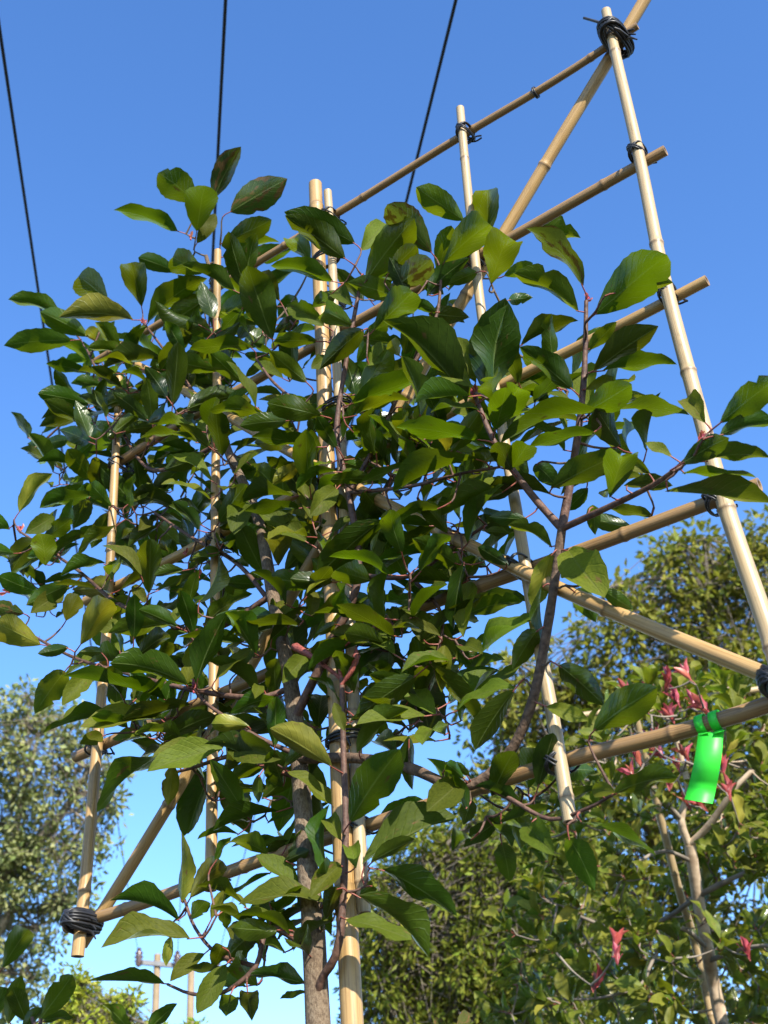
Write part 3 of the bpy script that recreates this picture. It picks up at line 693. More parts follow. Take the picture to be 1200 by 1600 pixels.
# name, points (x, y, offset), radius start/end, material
gx = tb.copy()
BRANCHES = [
 ('trunk', [(497, 1600, .045), (480, 1350, .045), (468, 1200, .04), (456, 1080, .035), (430, 950, .03), (400, 800, .02), (352, 690, .02), (338, 560, .01), (334, 450, .01), (322, 400, .01)], .0185, .004, 'bark'),
 ('branch', [(488, 1575, .045), (503, 1530, .056), (530, 1470, .07), (540, 1300, .075), (537, 1190, .075), (534, 1060, .08)], .0060, .0038, 'twig'),
 ('branch', [(470, 1185, .045), (560, 1185, .055), (640, 1200, .06), (700, 1225, .05), (748, 1222, .035), (800, 1170, .03), (832, 1095, .045), (852, 1000, .05), (868, 900, .055), (878, 826, .06)], .0078, .0062, 'brown_bark'),
 ('branch', [(878, 826, .06), (830, 772, .075), (775, 695, .095), (742, 618, .11)], .0060, .003, 'twig'),
 ('branch', [(878, 826, .06), (893, 742, .065), (908, 640, .07), (914, 560, .075), (916, 470, .085)], .0062, .003, 'twig'),
 ('branch', [(878, 826, .06), (945, 795, .09), (1020, 758, .12), (1065, 725, .14), (1100, 690, .16)], .0052, .0022, 'twig'),
 ('branch', [(462, 1120, .04), (520, 1000, .05), (560, 900, .055), (545, 770, .06), (526, 680, .07), (540, 570, .075), (558, 470, .08), (566, 430, .08)], .0072, .003, 'twig'),
 ('branch', [(545, 770, .06), (590, 690, .05), (630, 600, .045), (680, 500, .04), (690, 420, .04)], .0042, .0024, 'twig'),
 ('branch', [(558, 850, .05), (600, 770, -.03), (645, 695, -.04), (700, 600, -.03), (770, 540, -.02)], .0065, .003, 'bark'),
 ('branch', [(350, 690, .02), (300, 610, .04), (255, 545, .05), (225, 505, .055)], .0040, .0022, 'twig'),
 ('branch', [(350, 690, .02), (250, 735, .0), (205, 700, .0), (170, 620, .01), (135, 545, .02)], .0046, .0022, 'twig'),
 ('branch', [(425, 930, .03), (330, 985, .04), (250, 970, .05), (180, 940, .06), (120, 890, .07), (30, 830, .09)], .0050, .0022, 'twig'),
 ('branch', [(455, 1075, .035), (400, 1090, .06), (300, 1078, .08), (190, 1050, .09), (110, 1025, .1), (20, 975, .11)], .0050, .002, 'twig'),
 ('branch', [(466, 1180, .04), (400, 1150, .07), (330, 1105, .09), (300, 1075, .1)], .0042, .0022, 'twig'),
 ('branch', [(470, 1215, .045), (420, 1200, .06), (370, 1180, .07), (300, 1200, .08), (260, 1210, .08)], .0050, .0022, 'twig'),
 ('branch', [(484, 1480, .045), (420, 1450, .07), (400, 1510, .09), (350, 1550, .1), (300, 1553, .1), (262, 1538, .1)], .0046, .002, 'twig'),
 ('branch', [(400, 1510, .09), (340, 1490, .09), (305, 1450, .09), (288, 1405, .085)], .0032, .002, 'twig'),
 ('branch', [(560, 900, .055), (640, 900, .03), (700, 860, .03), (760, 820, .04)], .0045, .0022, 'twig'),
 ('branch', [(640, 900, .03), (690, 960, .03), (680, 1040, .04)], .0034, .002, 'twig'),
 ('branch', [(748, 1222, .035), (800, 1250, .03), (860, 1280, .02), (920, 1262, .03), (960, 1240, .04)], .0036, .002, 'twig'),
 ('branch', [(526, 680, .07), (480, 640, .09), (430, 600, .09), (400, 560, .09)], .0034, .002, 'twig'),
 ('branch', [(545, 770, .06), (640, 760, .1), (720, 740, .11), (780, 730, .11)], .0036, .002, 'twig'),
 ('branch', [(430, 950, .03), (370, 880, .02), (300, 840, .02), (240, 800, .02)], .0046, .0022, 'twig'),
]
builders = []; nodes = []; bname = []; px_nodes = []
for bi, (nm, pts, r0, r1, m) in enumerate(BRANCHES):
    P = [on(x, y, o) for x, y, o in pts]
    if nm == 'trunk':
        P = [np.array([tb[0] + .02, tb[1] + .01, -0.05]), np.array([tb[0] + .01, tb[1], 0.9])] + P
    S = spline(P, 0.018)
    rr = np.linspace(r0, r1, len(S))
    if nm == 'trunk':
        L = np.linspace(0, 1, len(S)); rr = r0 * 1.05 - (r0 * 1.05 - r1) * np.clip((L - .45) / .55, 0, 1) ** 0.8
    rr = rr * (1 + RNG.normal(size=len(S)) * 0.03)
    b = MB(); tube(b, S, rr, 12 if nm == 'trunk' else 8, 0); builders.append(b)
    nodes += [(p, bi) for p in S if p[2] > 1.7]
    Sp = spline([(x, y, o) for x, y, o in pts], 25.0)
    px_nodes.append(Sp)
PXN = np.vstack(px_nodes)
rl = random.Random(3)
rows = []
for (ox, oy, s), lst in LEAVES.items():
    for bx, by, tx, ty, w, look in lst:
        bx, by, tx, ty, w = ox + bx * s, oy + by * s, ox + tx * s, oy + ty * s, w * s
        d2 = np.hypot(PXN[:, 0] - bx, PXN[:, 1] - by); k = d2.argmin()
        off = PXN[k, 2] + RNG.normal() * .015 + .012
        if 'f' in look:
            off = max(off, .055) + .015
        if 'k' in look:
            off = min(off, 0.0) - .045
        B = on(bx, by, off); dep = (B - EYE) @ (CW @ np.array([0, 0, 1.0])); T = at(tx + (tx - bx) * .07, ty + (ty - by) * .07, dep)
        a, L, W, n = leaf_frame(B, T, 't' in look, w * dep / FPX * 1.04, RNG)
        mname = 'leaf_yellow' if 'y' in look else 'leaf_brown' if 'd' in look else 'leaf'
        rows.append((B, a, n, L, W, mname))
NHAND = len(rows)
# leaves deeper in the crown
CROWN = [(90, 590), (150, 480), (230, 420), (330, 400), (430, 420), (500, 520), (560, 420), (680, 400), (800, 430), (850, 560), (960, 610), (1000, 690), (880, 790), (800, 800), (760, 900), (740, 1010),
         (690, 1100), (560, 1130), (430, 1190), (300, 1200), (180, 1110), (130, 1010), (60, 970), (20, 890), (100, 800), (70, 690)]
def inside(x, y, poly):
    c = False; j = len(poly) - 1
    for i in range(len(poly)):
        (xi, yi), (xj, yj) = poly[i], poly[j]
        if (yi > y) != (yj > y) and x < (xj - xi) * (y - yi) / (yj - yi) + xi:
            c = not c
        j = i
    return c
def whorl(x, y, off, k, lmin=.07, lmax=.115):
    c = on(x, y, off); d = unit(UP * .9 + NRM * rl.uniform(-.3, .6) + np.array([rl.gauss(0, .35) for _ in range(3)]))
    x_ = unit(np.cross(d, [.3, .2, .7])); y_ = np.cross(d, x_); ph = rl.uniform(0, 6)
    for q in range(k):
        g_ = ph + q * 2.4; rad = math.cos(g_) * x_ + math.sin(g_) * y_; sp = rl.uniform(.75, 1.3)
        a = unit(d * (1.15 - sp * .7) + rad * sp); n = unit(d - a * (d @ a) + np.array([rl.gauss(0, .18) for _ in range(3)]))
        L = rl.uniform(lmin, lmax)
        rows.append((c + rad * .022 - d * (q * .010), a, n, L, L * rl.uniform(.34, .42), 'leaf_yellow' if rl.random() < .04 else 'leaf'))
EXTRA = [(440, 1230, .02), (425, 1330, .03), (410, 1420, .06), (500, 1390, .06), (455, 1300, -.06), (390, 1260, .03), (500, 1300, -.05), (470, 1440, .07), (380, 1500, .05), (430, 1180, .07), (350, 1210, .04),
         (610, 1130, -.02), (660, 1080, .0), (300, 1150, .06), (240, 1130, .04), (830, 1240, .0), (760, 1260, .02),
         (190, 560, .06), (240, 575, .06), (325, 520, .05), (300, 560, .05), (345, 705, .06), (182, 800, .05), (185, 650, .05), (335, 820, .06), (330, 960, .06), (420, 640, .07), (165, 900, .06),
         (490, 820, .07), (470, 930, .07), (400, 1000, .07), (520, 700, .08), (140, 640, .03), (215, 1010, .07), (640, 700, .06), (700, 690, .06)]
for x, y, o in EXTRA:
    whorl(x, y, o, 5, .06, .10)
cnt = 0; used = []
while cnt < 96:
    x, y = rl.uniform(20, 1000), rl.uniform(400, 1200)
    if not inside(x, y, CROWN) or (x > 780 and rl.random() < .75) or (y < 560 and rl.random() < .5):
        continue
    if any(math.hypot(x - u, y - v) < 40 for u, v in used):
        continue
    used.append((x, y))
    k = np.hypot(PXN[:, 0] - x, PXN[:, 1] - y).argmin()
    if cnt % 4 == 0 and 120 < x < 770 and 560 < y < 1120:
        off = max(PXN[k, 2], .04) + rl.uniform(.0, .05)          # the layer facing the viewer
    else:
        off = PXN[k, 2] * .4 - .03 + rl.gauss(-.03, .06)
    whorl(x, y, off, rl.randint(5, 7)); cnt += 1
own = grow(nodes, [r[0] for r in rows], [r[1] for r in rows], builders)
bobj = []
for bi, (nm, pts, r0, r1, m) in enumerate(BRANCHES):
    bobj.append(link(nm, builders[bi].mesh(nm, [MAT[m], MAT['petiole'] if m == 'twig' else MAT['petiole']]), tree))
rest = MB()
for i, (B, a, n, L, W, m) in enumerate(rows):
    if i < 300:
        put_leaf(bobj[own[i]], B, a, n, L, W, m, rng=rl)
    else:
        add_leaf_to(rest, B, a, n, L, W, rl)
ro = link('foliage', rest.mesh('foliage', [MAT['leaf']]), tree); ro['kind'] = 'stuff'
print('HAND', NHAND, 'ALL', len(rows), 'leafz', _z)

# red buds and young shoots at the twig ends
def bud(x, y, off, dirpx, size, k=4, seed=0):
    rn = random.Random(seed); B = on(x, y, off); tip = on(x + dirpx[0], y + dirpx[1], off); ax = unit(tip - B)
    mb = MB()
    for q in range(k):
        a = unit(ax + np.array([rn.gauss(0, .3) for _ in range(3)])); n = unit(np.array([rn.gauss(0, 1) for _ in range(3)]))
        n = unit(n - a * (n @ a)); L = size * rn.uniform(.6, 1.0)
        V, F, UV = VARIANTS[rn.randrange(18)][1]; b = np.cross(n, a)
        mb.add(B + V[:, :1] * a * L + V[:, 1:2] * b * L * .34 + V[:, 2:] * n * L * 1.2, F, UV)
    tube(mb, spline([B - ax * size * .3, B, B + ax * size * .35], .006), .0018, 6)
    d = [np.min(np.linalg.norm(np.array([p for p, i_ in nodes if i_ == j]) - B, axis=1)) if any(i_ == j for _, i_ in nodes) else 9 for j in range(len(BRANCHES))]
    link('red_bud', mb.mesh('red_bud', [MAT['red_leaf']]), bobj[int(np.argmin(d))])
for i, (x, y, o, d, s) in enumerate([(298, 372, .02, (0, -20), .018), (224, 505, .055, (-8, -22), .020), (30, 830, .09, (-12, -18), .024), (20, 975, .11, (-16, -10), .026),
        (302, 1078, .1, (-4, -20), .020), (566, 438, .08, (2, -20), .018), (740, 618, .11, (-4, -26), .022), (688, 425, .04, (-2, -20), .018), (916, 470, .085, (0, -26), .020),
        (1092, 690, .16, (10, -14), .016), (60, 1002, .1, (-6, -16), .018), (12, 925, .1, (-14, -6), .020), (310, 900, .04, (-6, -20), .018), (290, 865, .04, (-8, -14), .018)]):
    bud(x, y, o, d, s, 4, i)
# the two swollen pink shoots in the middle
def swollen(pts, radii, seed):
    P = spline([(*on(x, y, o), r) for (x, y, o), r in zip(pts, radii)], .006)
    mb = MB(); tube(mb, P[:, :3], np.maximum(P[:, 3] * (1 + np.random.default_rng(seed).normal(size=len(P)) * .13), .0008), 9)
    link('pink_shoot', mb.mesh('pink_shoot', [MAT['bud']]), bobj[1])
swollen([(534, 1062, .08), (520, 1050, .085), (500, 1035, .09), (478, 1020, .095), (462, 1011, .095), (456, 1009, .095)], [.0026, .0030, .0034, .0050, .0066, .001], 1)
swollen([(534, 1062, .08), (528, 1035, .085), (532, 1015, .085), (545, 1003, .085), (553, 995, .085)], [.003, .0030, .0032, .0032, .001], 2)
swollen([(534, 1070, .08), (548, 1050, .08), (556, 1030, .08), (557, 1010, .08)], [.003, .0042, .005, .001], 3)

# ------------------------------------------------------------------ leafy tops at the lower edge
def low_plant(label, stem_px, off, lst, cat='shrub', matn='leaf', org=(0, 1100, .33333), name='photinia_shrub'):
    foot = on(stem_px[0][0], stem_px[0][1], off)
    root = thing(name, label, cat, (foot[0], foot[1], 0))
    P = [np.array([foot[0], foot[1], -0.03]), np.array([foot[0] + .03, foot[1] + .01, foot[2] * .5])] + [on(x, y, off) for x, y in stem_px]
    S = spline(P, 0.03); b = MB(); tube(b, S, np.linspace(.011, .003, len(S)), 8)
    rr = []
    for bx, by, tx, ty, w, look in lst:
        bx, by, tx, ty, w = org[0] + bx * org[2], org[1] + by * org[2], org[0] + tx * org[2], org[1] + ty * org[2], w * org[2]
        B = on(bx, by, off + RNG.normal() * .015); dep = (B - EYE) @ (CW @ np.array([0, 0, 1.0]))
        rr.append((B, *leaf_frame(B, at(tx, ty, dep), 't' in look, w * dep / FPX, RNG)))
    grow([(p, 0) for p in S if p[2] > foot[2] - .25], [r[0] for r in rr], [r[1] for r in rr], [b], r_twig=.002)
    so = link('stem', b.mesh('stem', [MAT['twig'], MAT['petiole']]), root)
    for B, a, L, W, n in rr:
        put_leaf(so, B, a, n, L, W, matn, rng=rl)
low_plant('dark photinia shoot rising from the bottom left corner, below the pale-trunked tree', [(60, 1680), (58, 1620), (50, 1590)], -.10,
          [(180,1490,340,1270,110,''),(10,1240,130,1060,110,''),(40,1500,100,1270,90,'k'),(200,1490,345,1470,45,''),(130,1500,60,1330,90,''),(-30,1480,20,1330,90,''),
           (100,1560,200,1420,60,''),(150,1600,60,1520,80,''),(220,1600,310,1540,70,''),(20,1620,-60,1540,90,'')])
low_plant('pair of dark pointed leaves rising from the bottom edge below the utility pole', [(222, 1700), (222, 1650), (221, 1625)], -.06,
          [(625,1550,480,1408,62,''),(690,1540,832,1403,62,''),(660,1580,560,1620,60,''),(680,1580,760,1610,60,'')])
low_plant('small brownish leaf tips showing at the bottom edge before the dark tree', [(735, 1700), (733, 1650), (730, 1615)], -.5,
          [(540,1050,470,975,45,'t'),(580,1040,640,950,60,'t'),(560,1060,660,1010,50,'t'),(550,1080,480,1060,40,''),(600,1080,690,1070,40,'')],
          matn='leaf_brown', org=(520, 1265, .33333))

# ------------------------------------------------------------------ photinia behind, on the right
def ground_under(p):
    q = np.array(p, float); q[2] = 0
    return q
tk = at(1132, 1620, 4.6)
hedge = thing('photinia_tree', 'larger photinia behind on the right, pale forked trunk and red young shoots', 'tree', ground_under(tk))
HB = [
 ('trunk', [(1132, 1620, 4.6), (1105, 1480, 4.6), (1090, 1400, 4.6), (1078, 1320, 4.6)], .030, .022, 'tan_bark'),
 ('branch', [(1078, 1325, 4.6), (1064, 1280, 4.6), (1075, 1230, 4.65), (1055, 1150, 4.7), (1040, 1080, 4.7)], .016, .006, 'tan_bark'),
 ('branch', [(1078, 1320, 4.6), (1112, 1285, 4.55), (1150, 1230, 4.5), (1200, 1180, 4.5), (1250, 1120, 4.5)], .015, .006, 'tan_bark'),
 ('branch', [(1080, 1345, 4.6), (1040, 1330, 4.5), (1000, 1345, 4.4), (968, 1380, 4.35), (950, 1430, 4.3)], .008, .004, 'tree_bark'),
 ('branch', [(1064, 1280, 4.6), (1000, 1215, 4.5), (930, 1190, 4.4), (860, 1190, 4.4)], .010, .004, 'tree_bark'),
 ('branch', [(1090, 1400, 4.6), (1030, 1440, 4.7), (960, 1450, 4.7), (880, 1420, 4.7), (820, 1390, 4.7)], .010, .004, 'tree_bark'),
 ('branch', [(1105, 1480, 4.6), (1060, 1450, 4.4), (1020, 1500, 4.3), (1000, 1540, 4.25), (930, 1560, 4.2), (850, 1560, 4.2)], .010, .003, 'tree_bark'),
 ('branch', [(1090, 1400, 4.6), (1150, 1370, 4.5), (1210, 1350, 4.4), (1280, 1340, 4.4)], .012, .004, 'tree_bark'),
 ('branch', [(1110, 1500, 4.6), (1170, 1480, 4.4), (1230, 1480, 4.3), (1290, 1500, 4.3)], .010, .004, 'tree_bark'),
 ('branch', [(1132, 1600, 4.6), (1060, 1620, 4.5), (960, 1640, 4.5), (860, 1650, 4.5)], .010, .004, 'tree_bark'),
 ('branch', [(1000, 1215, 4.5), (985, 1140, 4.5), (990, 1080, 4.5)], .007, .003, 'tree_bark'),
]
hb_build = []; hn = []
for bi, (nm, pts, r0, r1, m) in enumerate(HB):
    P = [at(*p) for p in pts]
    if nm == 'trunk':
        f0 = ground_under(P[0]); P = [f0 + [0.02, 0, -.05], f0 + [0.01, 0, 1.0]] + P
    S = spline(P, .05); b = MB()
    rr = np.linspace(r0, r1, len(S)) * (1 + RNG.normal(size=len(S)) * .04)
    tube(b, S, rr, 10 if nm == 'trunk' else 7); hb_build.append(b); hn += [(p, bi) for p in S if p[2] > 1.9]
def hedge_left(y):
    return np.interp(y, [1040, 1100, 1170, 1230, 1300, 1400, 1500, 1700], [975, 925, 850, 800, 800, 790, 770, 750])
shoots = []; rh = random.Random(21)
tries = 0
while len(shoots) < 400 and tries < 60000:
    tries += 1
    y = rh.uniform(1050, 1680); x = rh.uniform(740, 1330)
    if x < hedge_left(y) + rh.uniform(0, 30):
        continue
    # leave the forked trunk in view
    if abs(x - np.interp(y, [1240, 1320, 1620], [1065, 1078, 1135])) < 34 and y > 1235 and rh.random() < .8:
        dep = rh.uniform(4.75, 5.3)
    elif 1130 < y < 1330 and 960 < x < 1120 and rh.random() < .6:
        continue
    else:
        dep = rh.uniform(4.0, 5.2)
    p = at(x, y, dep)
    if any(np.linalg.norm(p - q) < .058 for q in shoots):
        continue
    shoots.append(p)
hrows = []
ctr = at(1080, 1400, 4.6)
for p in shoots:
    out = p - ctr; d = unit(unit(out) * .7 + UP * .7 + np.array([rh.gauss(0, .3) for _ in range(3)]))
    k = rh.randint(5, 7); ph = rh.uniform(0, 6)
    x_ = unit(np.cross(d, [0.3, .2, 1])); y_ = np.cross(d, x_)
    for q in range(k):
        a_ = ph + q * 2.4; rad = math.cos(a_) * x_ + math.sin(a_) * y_
        sp = rh.uniform(.5, 1.2)
        a = unit(d * (1.2 - sp * .6) + rad * sp + UP * rh.uniform(-.3, .1))
        n = unit(d - a * (d @ a) + np.array([rh.gauss(0, .25) for _ in range(3)]) + UP * .3)
        L = rh.uniform(.06, .105); B = p - d * (q * .009) + rad * .006
        hrows.append((B, a, n, L, L * rh.uniform(.38, .48), 'leaf_yellow' if rh.random() < .05 else 'far_leaf'))
reds = [(985, 1075), (1010, 1090), (1040, 1060), (1076, 1045), (1060, 1085), (1050, 1110), (1085, 1090), (1105, 1100), (1000, 1180), (1035, 1170), (1060, 1190), (1075, 1175), (990, 1200),
        (1130, 1190), (1140, 1230), (1100, 1250), (965, 1490), (930, 1530), (960, 1465), (1170, 1480), (1020, 1150), (1045, 1215), (1075, 1245), (1115, 1215)]
for x, y in reds:
    p = at(x, y + 12, rh.uniform(3.72, 3.95)); d = unit(UP + np.array([rh.gauss(0, .35), rh.gauss(0, .35), 0]))
    x_ = unit(np.cross(d, [1, .2, 0])); y_ = np.cross(d, x_)
    for q in range(rh.randint(5, 7)):
        a_ = q * 2.4; rad = math.cos(a_) * x_ + math.sin(a_) * y_
        a = unit(d + rad * rh.uniform(.25, .75)); n = unit(d - a * (d @ a) - rad * .5)
        L = rh.uniform(.045, .08)
        hrows.append((p - d * q * .004, a, n, L, L * rh.uniform(.20, .27), 'red_leaf'))
hown = grow(hn, [r[0] for r in hrows], [r[1] for r in hrows], hb_build, r_twig=.0028, r_stalk=.0014, seg=5)
hobj = [link(nm, hb_build[bi].mesh(nm, [MAT[m], MAT['petiole']]), hedge) for bi, (nm, pts, r0, r1, m) in enumerate(HB)]
def in_view(p):
    c = CW.T @ (p - EYE); return 0 <= 600 + c[0] / c[2] * FPX <= 1200 and 0 <= 800 + c[1] / c[2] * FPX <= 1600, c[2]
order = sorted(range(len(hrows)), key=lambda i: (hrows[i][5] != 'red_leaf', not in_view(hrows[i][0])[0], in_view(hrows[i][0])[1]))
near = set(order[:300]); rest = MB(); rmats = ['far_leaf', 'leaf_yellow', 'red_leaf']
for i, (B, a, n, L, W, m) in enumerate(hrows):
    if i in near:
        put_leaf(hobj[hown[i]], B, a, n, L, W, m, rng=rh, name='red_leaf' if m == 'red_leaf' else 'leaf')
    else:
        add_leaf_to(rest, B, a, n, L, W, rh, rmats.index(m))
ro = link('foliage', rest.mesh('foliage', [MAT[m] for m in rmats]), hedge); ro['kind'] = 'stuff'
# its stake and a cane of its own frame
st0 = at(1118, 1620, 4.68); st1 = at(992, 1118, 4.68)
stake = thing('bamboo_stake', 'thin weathered bamboo stake leaning beside the pale trunk on the right', 'stake', ground_under(st0))
link('shaft', cane_mesh('shaft', [ground_under(st0) + [0, 0, -.05], st0, (st0 + st1) / 2, st1], .019, .014, MAT['bamboo_pale'], .3, 31, 10), stake)
cc = thing('bamboo_cane', 'pale horizontal bamboo cane behind the green tag, among red shoots', 'cane', at(955, 1108, 4.5))
link('shaft', cane_mesh('shaft', [at(900, 1119, 4.55), at(1070, 1094, 4.55), at(1300, 1060, 4.55)], .011, .012, MAT['bamboo_pale'], .25, 33, 10), cc)

# ------------------------------------------------------------------ trees in the distance
def leaf_cards(mb, centres, per, spread, size, rn, up=0.35, aspect=.5, mi=0):
    """small folded leaves spread round each clump centre"""
    C = np.repeat(np.asarray(centres), per, axis=0); n = len(C)
    d = rn.normal(size=(n, 3)); d /= np.linalg.norm(d, axis=1)[:, None]
    P = C + d * (spread * rn.uniform(.25, 1.0, size=(n, 1)) ** .6) * np.array([1, 1, .75])
    a = d + rn.normal(size=(n, 3)) * .6 + np.array([0, 0, -.15]); a /= np.linalg.norm(a, axis=1)[:, None]
    nn = rn.normal(size=(n, 3)) * .7 + d * .5 + np.array([0, 0, up]); nn -= a * (nn * a).sum(1)[:, None]; nn /= np.linalg.norm(nn, axis=1)[:, None] + 1e-9
    b = np.cross(nn, a); L = size * rn.uniform(.6, 1.25, size=(n, 1)); W = L * aspect * .5
    V = np.stack([P, P + a * L * .5 + b * W + nn * L * .06, P + a * L, P + a * L * .5 - b * W + nn * L * .06], 1).reshape(-1, 3)
    k = mb.n; mb.v.append(V); mb.n += len(V); mb.nd.extend([0.0] * len(V))
    for i in range(n):
        q = k + 4 * i
        mb.f.append((q, q + 2, q + 1)[::-1]); mb.f.append((q, q + 3, q + 2)[::-1])
    mb.uv.extend([((0, .5), (1, .5), (.5, 1)), ((0, .5), (.5, 0), (1, .5))] * n); mb.mi.extend([mi] * (2 * n))
def far_tree(name, label, base_px, depth, blobs, limbs, leafm, barkm, size, per, clump, n_clump, seed, trunk_r=.18, aspect=.5, up=.35):
    rn = np.random.default_rng(seed)
    foot = at(*base_px, depth); foot = ground_under(foot)
    root = thing(name, label, 'tree' if 'shrub' not in name else 'shrub', foot)
    mppx = depth / FPX
    cen = []; blobc = []
    tot = sum(b[2] ** 2 for b in blobs)
    for (x, y, r, *dd) in blobs:
        dz = dd[0] if dd else 0.0
        c = at(x, y, depth + dz); R_ = r * mppx; blobc.append(c)
        k = max(3, int(n_clump * r * r / tot))
        d = rn.normal(size=(k, 3)); d /= np.linalg.norm(d, axis=1)[:, None]
        cen.append(c + d * R_ * (rn.uniform(.15, 1, size=(k, 1)) ** .45))
    cen = np.vstack(cen); cen = cen[cen[:, 2] > .5]
    # wood: trunk to the first limb point, limbs as drawn, and a bough to every blob
    tb_ = MB(); lb = []
    top = at(*limbs[0][0], depth); Pk = spline([foot + [0, 0, -.1], foot * .4 + top * .6 + rn.normal(size=3) * .08, top], .3)
    tube(tb_, Pk, np.linspace(trunk_r, trunk_r * .6, len(Pk)), 10)
    link('trunk', tb_.mesh('trunk', [MAT[barkm]]), root)
    for lm in limbs:
        P = spline([at(x, y, depth) for x, y in lm], .25); b = MB(); tube(b, P, np.linspace(trunk_r * .55, trunk_r * .12, len(P)), 8)
        lb.append(P); link('limb', b.mesh('limb', [MAT[barkm]]), root)
    allp = np.vstack(lb + [Pk[len(Pk) // 2:]]); b = MB()
    for c in blobc:
        q = allp[np.linalg.norm(allp - c, axis=1).argmin()]; mid = (q + c) / 2 + rn.normal(size=3) * .08 - UP * .06 * np.linalg.norm(c - q)
        P = spline([q, mid, c], .2); tube(b, P, np.linspace(trunk_r * .16, trunk_r * .04, len(P)), 6, cap=False)
        near_ = cen[np.linalg.norm(cen - c, axis=1) < 1.6]
        for e in near_[::6]:
            tube(b, [c, (c + e) / 2 - UP * .03, e], [trunk_r * .035, trunk_r * .025, trunk_r * .012], 4, cap=False)
    link('twigs', b.mesh('twigs', [MAT['tree_bark']]), root)['kind'] = 'stuff'
    mb = MB(); leaf_cards(mb, cen, per, clump, size, rn, up, aspect)
    cr = link('crown', mb.mesh('crown', [MAT[leafm]], smooth=False), root); cr['kind'] = 'stuff'
    return root

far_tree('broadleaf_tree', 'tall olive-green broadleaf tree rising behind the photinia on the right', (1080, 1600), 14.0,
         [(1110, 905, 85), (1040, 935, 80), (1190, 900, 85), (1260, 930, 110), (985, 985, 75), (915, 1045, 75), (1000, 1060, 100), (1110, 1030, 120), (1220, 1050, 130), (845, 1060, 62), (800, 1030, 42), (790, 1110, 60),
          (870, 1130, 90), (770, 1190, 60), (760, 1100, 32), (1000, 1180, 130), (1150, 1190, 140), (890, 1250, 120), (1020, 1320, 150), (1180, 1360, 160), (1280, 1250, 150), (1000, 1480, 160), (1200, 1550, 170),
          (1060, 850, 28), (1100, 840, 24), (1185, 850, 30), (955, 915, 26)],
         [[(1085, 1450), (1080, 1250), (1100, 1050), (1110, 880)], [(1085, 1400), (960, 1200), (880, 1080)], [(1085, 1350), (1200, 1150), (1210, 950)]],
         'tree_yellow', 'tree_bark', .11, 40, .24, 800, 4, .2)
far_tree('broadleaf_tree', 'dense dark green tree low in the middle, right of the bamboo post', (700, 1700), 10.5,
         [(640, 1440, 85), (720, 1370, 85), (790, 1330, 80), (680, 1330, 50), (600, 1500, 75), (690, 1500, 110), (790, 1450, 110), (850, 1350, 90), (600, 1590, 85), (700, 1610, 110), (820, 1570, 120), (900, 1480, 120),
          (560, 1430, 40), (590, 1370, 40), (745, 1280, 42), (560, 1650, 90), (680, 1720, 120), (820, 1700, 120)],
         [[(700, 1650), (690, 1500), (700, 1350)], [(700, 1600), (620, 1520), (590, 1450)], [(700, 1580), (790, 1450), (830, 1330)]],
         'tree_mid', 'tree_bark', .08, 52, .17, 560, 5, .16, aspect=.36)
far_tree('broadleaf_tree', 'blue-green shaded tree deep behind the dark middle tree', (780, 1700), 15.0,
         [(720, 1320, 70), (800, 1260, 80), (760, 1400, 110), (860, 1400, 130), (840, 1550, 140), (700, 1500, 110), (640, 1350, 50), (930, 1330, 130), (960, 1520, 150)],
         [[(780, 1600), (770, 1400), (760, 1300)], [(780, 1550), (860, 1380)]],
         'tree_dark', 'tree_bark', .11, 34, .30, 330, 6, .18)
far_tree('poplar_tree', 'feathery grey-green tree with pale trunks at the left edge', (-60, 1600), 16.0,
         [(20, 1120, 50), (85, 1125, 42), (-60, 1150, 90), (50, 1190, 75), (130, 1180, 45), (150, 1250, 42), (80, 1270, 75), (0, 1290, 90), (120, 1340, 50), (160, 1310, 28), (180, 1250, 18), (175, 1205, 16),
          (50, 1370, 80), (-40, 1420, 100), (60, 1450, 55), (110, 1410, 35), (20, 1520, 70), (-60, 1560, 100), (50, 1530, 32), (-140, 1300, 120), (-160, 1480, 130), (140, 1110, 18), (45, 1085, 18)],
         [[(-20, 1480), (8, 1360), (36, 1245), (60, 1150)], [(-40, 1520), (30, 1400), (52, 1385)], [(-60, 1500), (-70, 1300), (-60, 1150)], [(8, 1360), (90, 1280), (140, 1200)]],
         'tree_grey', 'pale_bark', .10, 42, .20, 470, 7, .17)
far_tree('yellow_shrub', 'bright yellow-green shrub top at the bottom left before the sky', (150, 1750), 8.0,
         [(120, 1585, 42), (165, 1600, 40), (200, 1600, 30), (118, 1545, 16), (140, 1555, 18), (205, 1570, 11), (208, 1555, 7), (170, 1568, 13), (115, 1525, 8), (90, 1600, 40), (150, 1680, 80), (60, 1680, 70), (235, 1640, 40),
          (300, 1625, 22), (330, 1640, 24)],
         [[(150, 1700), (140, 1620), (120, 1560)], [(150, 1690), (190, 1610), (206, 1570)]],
         'bush', 'tree_bark', .055, 26, .07, 330, 8, .05, aspect=.4, up=.1)

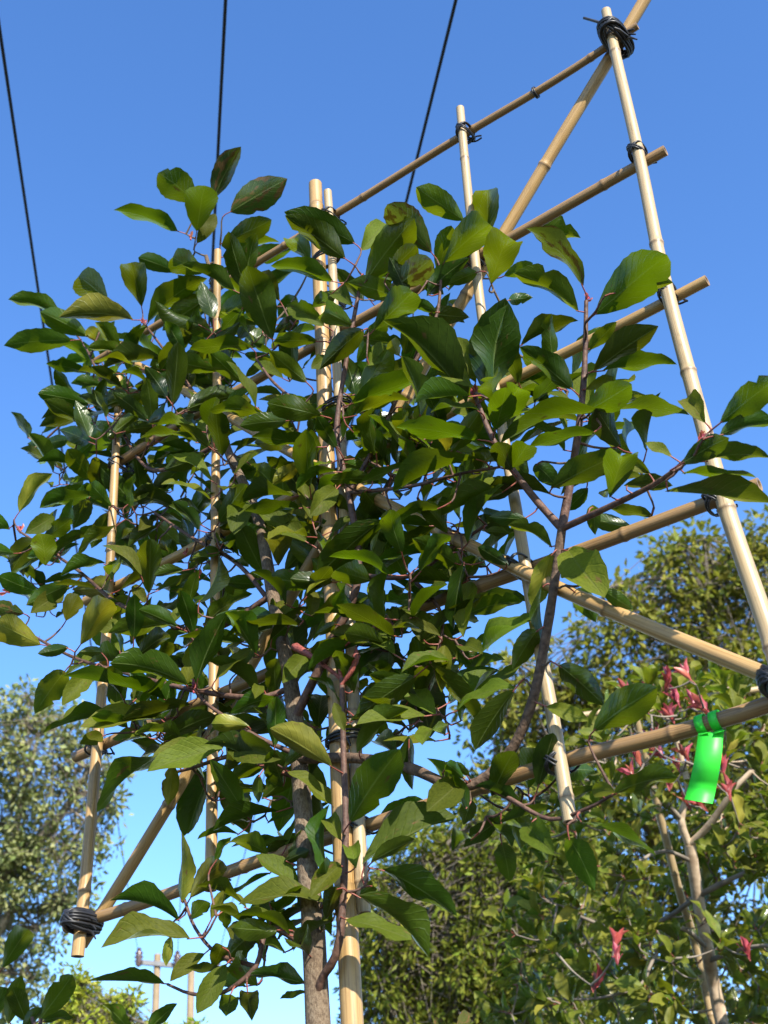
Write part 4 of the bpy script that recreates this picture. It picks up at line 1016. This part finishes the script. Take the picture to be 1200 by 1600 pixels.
# ------------------------------------------------------------------ power line
D0 = 31.3
p1 = at(246, 1499, D0); p2 = at(299, 1510, D0 - .15)
arm_dir = unit(p2 - p1)
pole = thing('utility_pole', 'weathered twin wooden utility pole with crossarm and brown insulators, far left', 'pole', (p1[0], p1[1], 0))
for p in (p1, p2):
    mb = MB(); f0 = ground_under(p); f0[2] = -.2
    tube(mb, spline([f0, (f0 + p) / 2, p + UP * .12], 1.0), np.linspace(.12, .085, len(spline([f0, (f0 + p) / 2, p + UP * .12], 1.0))), 12)
    link('post', mb.mesh('post', [MAT['pole']]), pole)
WPX = [((217, 1495), (-3, 0)), ((277, 1500), (352, 0)), ((338, 1506), (707, 0))]
ends = [at(*w[0], D0 - .18) for w in WPX]
mb = MB(); e0 = at(212, 1503, D0 - .15); e1 = at(345, 1515, D0 - .15)
def boxbeam(mb, a, b, w, h):
    d = unit(b - a); s = unit(np.cross(d, UP)); u = np.cross(s, d)
    V = [p + s * w * i + u * h * j for p in (a, b) for i, j in ((-.5, -.5), (.5, -.5), (.5, .5), (-.5, .5))]
    F = [(0, 1, 2, 3), (7, 6, 5, 4)] + [(i, i + 4, (i + 1) % 4 + 4, (i + 1) % 4) for i in range(4)]
    mb.add(V, F, [((0, 0), (1, 0), (1, 1), (0, 1))] * 6)
boxbeam(mb, e0, e1, .09, .11)
link('crossarm', mb.mesh('crossarm', [MAT['steel']], False), pole)
for p in ends:
    mb = MB(); prof = [(-.26, .03), (-.22, .075), (-.18, .05), (-.13, .11), (-.08, .06), (-.03, .12), (.02, .065), (.07, .105), (.12, .05), (.17, .06), (.2, .02)]
    P = np.array([p + UP * (h + .02) for h, _ in prof]); tube(mb, P, [r for _, r in prof], 12)
    link('insulator', mb.mesh('insulator', [MAT['ceramic']]), pole)
for i, (w, nm) in enumerate(zip(WPX, ('leftmost black power cable crossing the sky, left of the tree', 'middle black power cable running up from behind the tree top', 'rightmost black power cable, between the post and the short pale cane'))):
    a = ends[i]; b = at(*w[1], 5.04)
    d = b - a; c = b + unit(d) * 7.0
    P = np.array([a + (c - a) * t for t in np.linspace(0, 1, 60)])
    L = np.linalg.norm(c - a)
    P[:, 2] -= 0.10 * np.sin(np.linspace(0, math.pi, 60))
    mb = MB(); tube(mb, P, .0074, 8)
    o = link('power_cable', mb.mesh('power_cable', [MAT['wire']]))
    tag(o, nm, 'cable', 'power cables')
